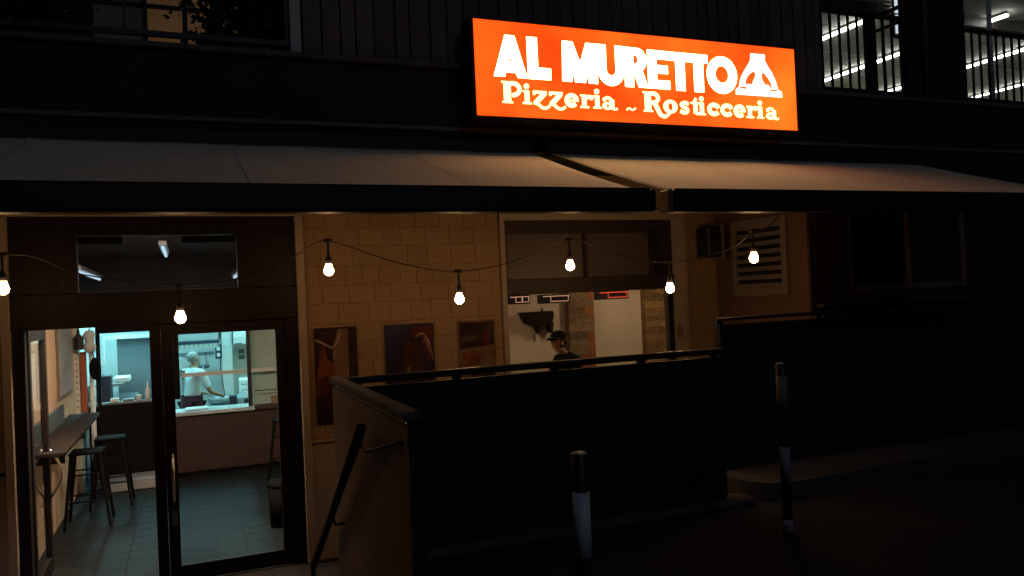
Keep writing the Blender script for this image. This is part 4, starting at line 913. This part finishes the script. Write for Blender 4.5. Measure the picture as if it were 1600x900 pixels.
def person(label, loc, yaw, scale, lean, head_tilt, arms, shirt_m, trouser_m, hair_m, cap, apron, bald):
    """yaw: direction faced, degrees, 0 = +X. lean: forward shift of the chest. arms: elbow and wrist offsets (fwd, side, up)."""
    p = thing('person', label, 'person', loc)
    c, s = math.cos(math.radians(yaw)), math.sin(math.radians(yaw)); L = Vector(loc)
    def W(fw_, sd_, up_): return L+Vector((c*fw_-s*sd_, s*fw_+c*sd_, up_))*scale
    def ln(u): return lean*max(0, (u-.9)/.6)
    N = []; E_ = []; idx = {}
    def add(key, fw_, sd_, up_, r, to=None):
        idx[key] = len(N); N.append((W(fw_, sd_, up_), r*scale))
        if to is not None: E_.append((idx[to], idx[key]))
    add('pel', 0, 0, .94, .12); add('wai', ln(1.1), 0, 1.10, .105, 'pel'); add('che', ln(1.28), 0, 1.28, .125, 'wai'); add('uch', ln(1.42), 0, 1.42, .095, 'che')
    add('nec', ln(1.5)+.015, 0, 1.51, .052, 'uch'); h = ln(1.6)+head_tilt
    add('jaw', h+.035, 0, 1.575, .062, 'nec'); add('mid', h+.02, 0, 1.635, .083, 'jaw'); add('cra', h, 0, 1.70, .078, 'mid'); add('top', h-.005, 0, 1.745, .045, 'cra')
    add('nos', h+.115, 0, 1.625, .012, 'mid')
    for sg_, nm in ((1, 'l'), (-1, 'r')):
        add('sh'+nm, ln(1.4), sg_*.18, 1.435, .058, 'uch'); e, w = arms[nm]
        add('el'+nm, ln(1.4)+e[0], sg_*e[1], e[2], .042, 'sh'+nm); add('wr'+nm, ln(1.4)+w[0], sg_*w[1], w[2], .028, 'el'+nm)
        a = Vector((N[idx['wr'+nm]][0]-N[idx['el'+nm]][0])).normalized(); side = a.cross(Vector((0, 0, 1))).normalized()
        wp = N[idx['wr'+nm]][0]; idx['pa'+nm] = len(N); N.append((wp+a*.06*scale, .03*scale)); E_.append((idx['wr'+nm], idx['pa'+nm]))
        for k in range(5):
            off = side*(k-1.5)*.019*scale if k < 4 else side*-.045*scale
            p1 = wp+a*((.095, .10, .098, .088, .05)[k])*scale+off; p2 = p1+(a*(.045, .055, .05, .036, .03)[k]+Vector((0, 0, -.018)))*scale
            i1 = len(N); N.append((p1, .0095*scale)); N.append((p2, .008*scale)); E_.append((idx['pa'+nm], i1)); E_.append((i1, i1+1))
        add('hi'+nm, 0, sg_*.095, .86, .085, 'pel'); add('kn'+nm, .02, sg_*.10, .48, .056, 'hi'+nm); add('an'+nm, -.015, sg_*.105, .09, .038, 'kn'+nm); add('to'+nm, .14, sg_*.12, .04, .032, 'an'+nm)
    body = skin_mesh(N, E_, 'body', M_skin, p)
    # eyes and ears on the head, hair, cap
    b = bmesh.new()
    for sg_ in (1, -1): ball(b, W(h+.092, sg_*.032, 1.65), .010*scale, 8)
    obj('eyes', b, M_dark_hair, p, True)
    b = bmesh.new()
    for sg_ in (1, -1): ball(b, W(h+.0, sg_*.085, 1.635), .026*scale, 8, (.6, .5, 1.2))
    obj('ears', b, M_skin, p, True)
    b = bmesh.new()
    ball(b, W(h-.015, 0, 1.664 if not bald else 1.655), .094*scale, 16, (1.02, .96, 1.0 if not bald else .62))
    for v in list(b.verts):
        d = (v.co-W(h, 0, 1.66)); fwd = d.x*c+d.y*s
        if fwd > .035*scale and d.z < .05*scale: b.verts.remove(v)
    obj('hair', b, hair_m, p, True)
    if cap:
        cp_ = bmesh.new(); ball(cp_, W(h-.002, 0, 1.715), .104*scale, 18, (1.05, .95, .82))
        for v in list(cp_.verts):
            if v.co.z < W(0, 0, 1.70).z: cp_.verts.remove(v)
        ring_ = []
        for j, (f0, z_, wd) in enumerate(((.085, 1.712, .085), (.145, 1.712, .075), (.19, 1.700, .05))):
            ring_.append([(cp_.verts.new(W(h+f0-abs(t)*.035, t*wd, z_-t*t*.022)), cp_.verts.new(W(h+f0-abs(t)*.035, t*wd, z_-.010-t*t*.022))) for t in (-1, -.5, 0, .5, 1)])
        for a_, d_ in zip(ring_, ring_[1:]):
            for i in range(4):
                cp_.faces.new((a_[i][0], a_[i+1][0], d_[i+1][0], d_[i][0])); cp_.faces.new((a_[i][1], d_[i][1], d_[i+1][1], a_[i+1][1]))
        for i in range(4): cp_.faces.new((ring_[-1][i][0], ring_[-1][i+1][0], ring_[-1][i+1][1], ring_[-1][i][1]))
        obj('cap', cp_, M_black_cloth, p, True)
    def P_(k): return N[idx[k]][0]
    SN = [(P_('pel')+Vector((0, 0, .0)), .145*scale), (P_('wai'), .132*scale), (P_('che'), .148*scale), (P_('uch')+Vector((0, 0, .005)), .122*scale), (P_('nec')+Vector((0, 0, -.012)), .070*scale)]
    SE = [(0, 1), (1, 2), (2, 3), (3, 4)]
    for nm in 'lr':
        a, e = P_('sh'+nm), P_('el'+nm); i = len(SN); SN += [(a, .088*scale), (a.lerp(e, .55), .064*scale), (a.lerp(e, .85), .060*scale)]; SE += [(3, i), (i, i+1), (i+1, i+2)]
    skin_mesh(SN, SE, 'shirt', shirt_m, p)
    TN = [(P_('pel')-Vector((0, 0, .02)), .138*scale)]; TE = []
    for nm in 'lr':
        i = len(TN); TN += [(P_('hi'+nm), .100*scale), (P_('kn'+nm), .072*scale), (P_('an'+nm), .056*scale)]; TE += [(0, i), (i, i+1), (i+1, i+2)]
    skin_mesh(TN, TE, 'trousers', trouser_m, p)
    b = bmesh.new()
    for nm, sg_ in (('l', 1), ('r', -1)): ball(b, W(.06, sg_*.112, .045), .075*scale, 12, (1.0, .9, .62))
    obj('shoes', b, M_black_cloth, p, True)
    if apron:
        b = bmesh.new(); rings = []
        for u, rr in ((1.06, .175), (.9, .195), (.7, .205), (.5, .215)):
            rings.append([b.verts.new(W(rr*math.cos(t)*.85, rr*math.sin(t)*1.05, u)) for t in [2*PI*k/20 for k in range(20)]])
        for a_, d_ in zip(rings, rings[1:]):
            for k in range(20): b.faces.new((a_[k], a_[(k+1) % 20], d_[(k+1) % 20], d_[k]))
        obj('apron', b, apron, p, True)
    return p
person('person in a black cap and black T-shirt walking past the dining room window', (4.47, 8.9, FL), 190, .97, .17, .06,
       {'l': ((-.02, .27, 1.13), (.16, .24, .95)), 'r': ((.02, .25, 1.13), (.2, .2, .98))}, M_black_cloth, M_black_cloth, M_dark_hair, True, None, False)
person('cook in a pale T-shirt and maroon apron working in the kitchen, seen from behind', (.02, 12.55, FL), 40, .90, .05, .0,
       {'l': ((.06, .25, 1.12), (.30, .16, 1.05)), 'r': ((.10, .27, 1.10), (.34, .20, 1.02))}, M_white_cloth, M_black_cloth, M_grey_hair, False, M_maroon, False)
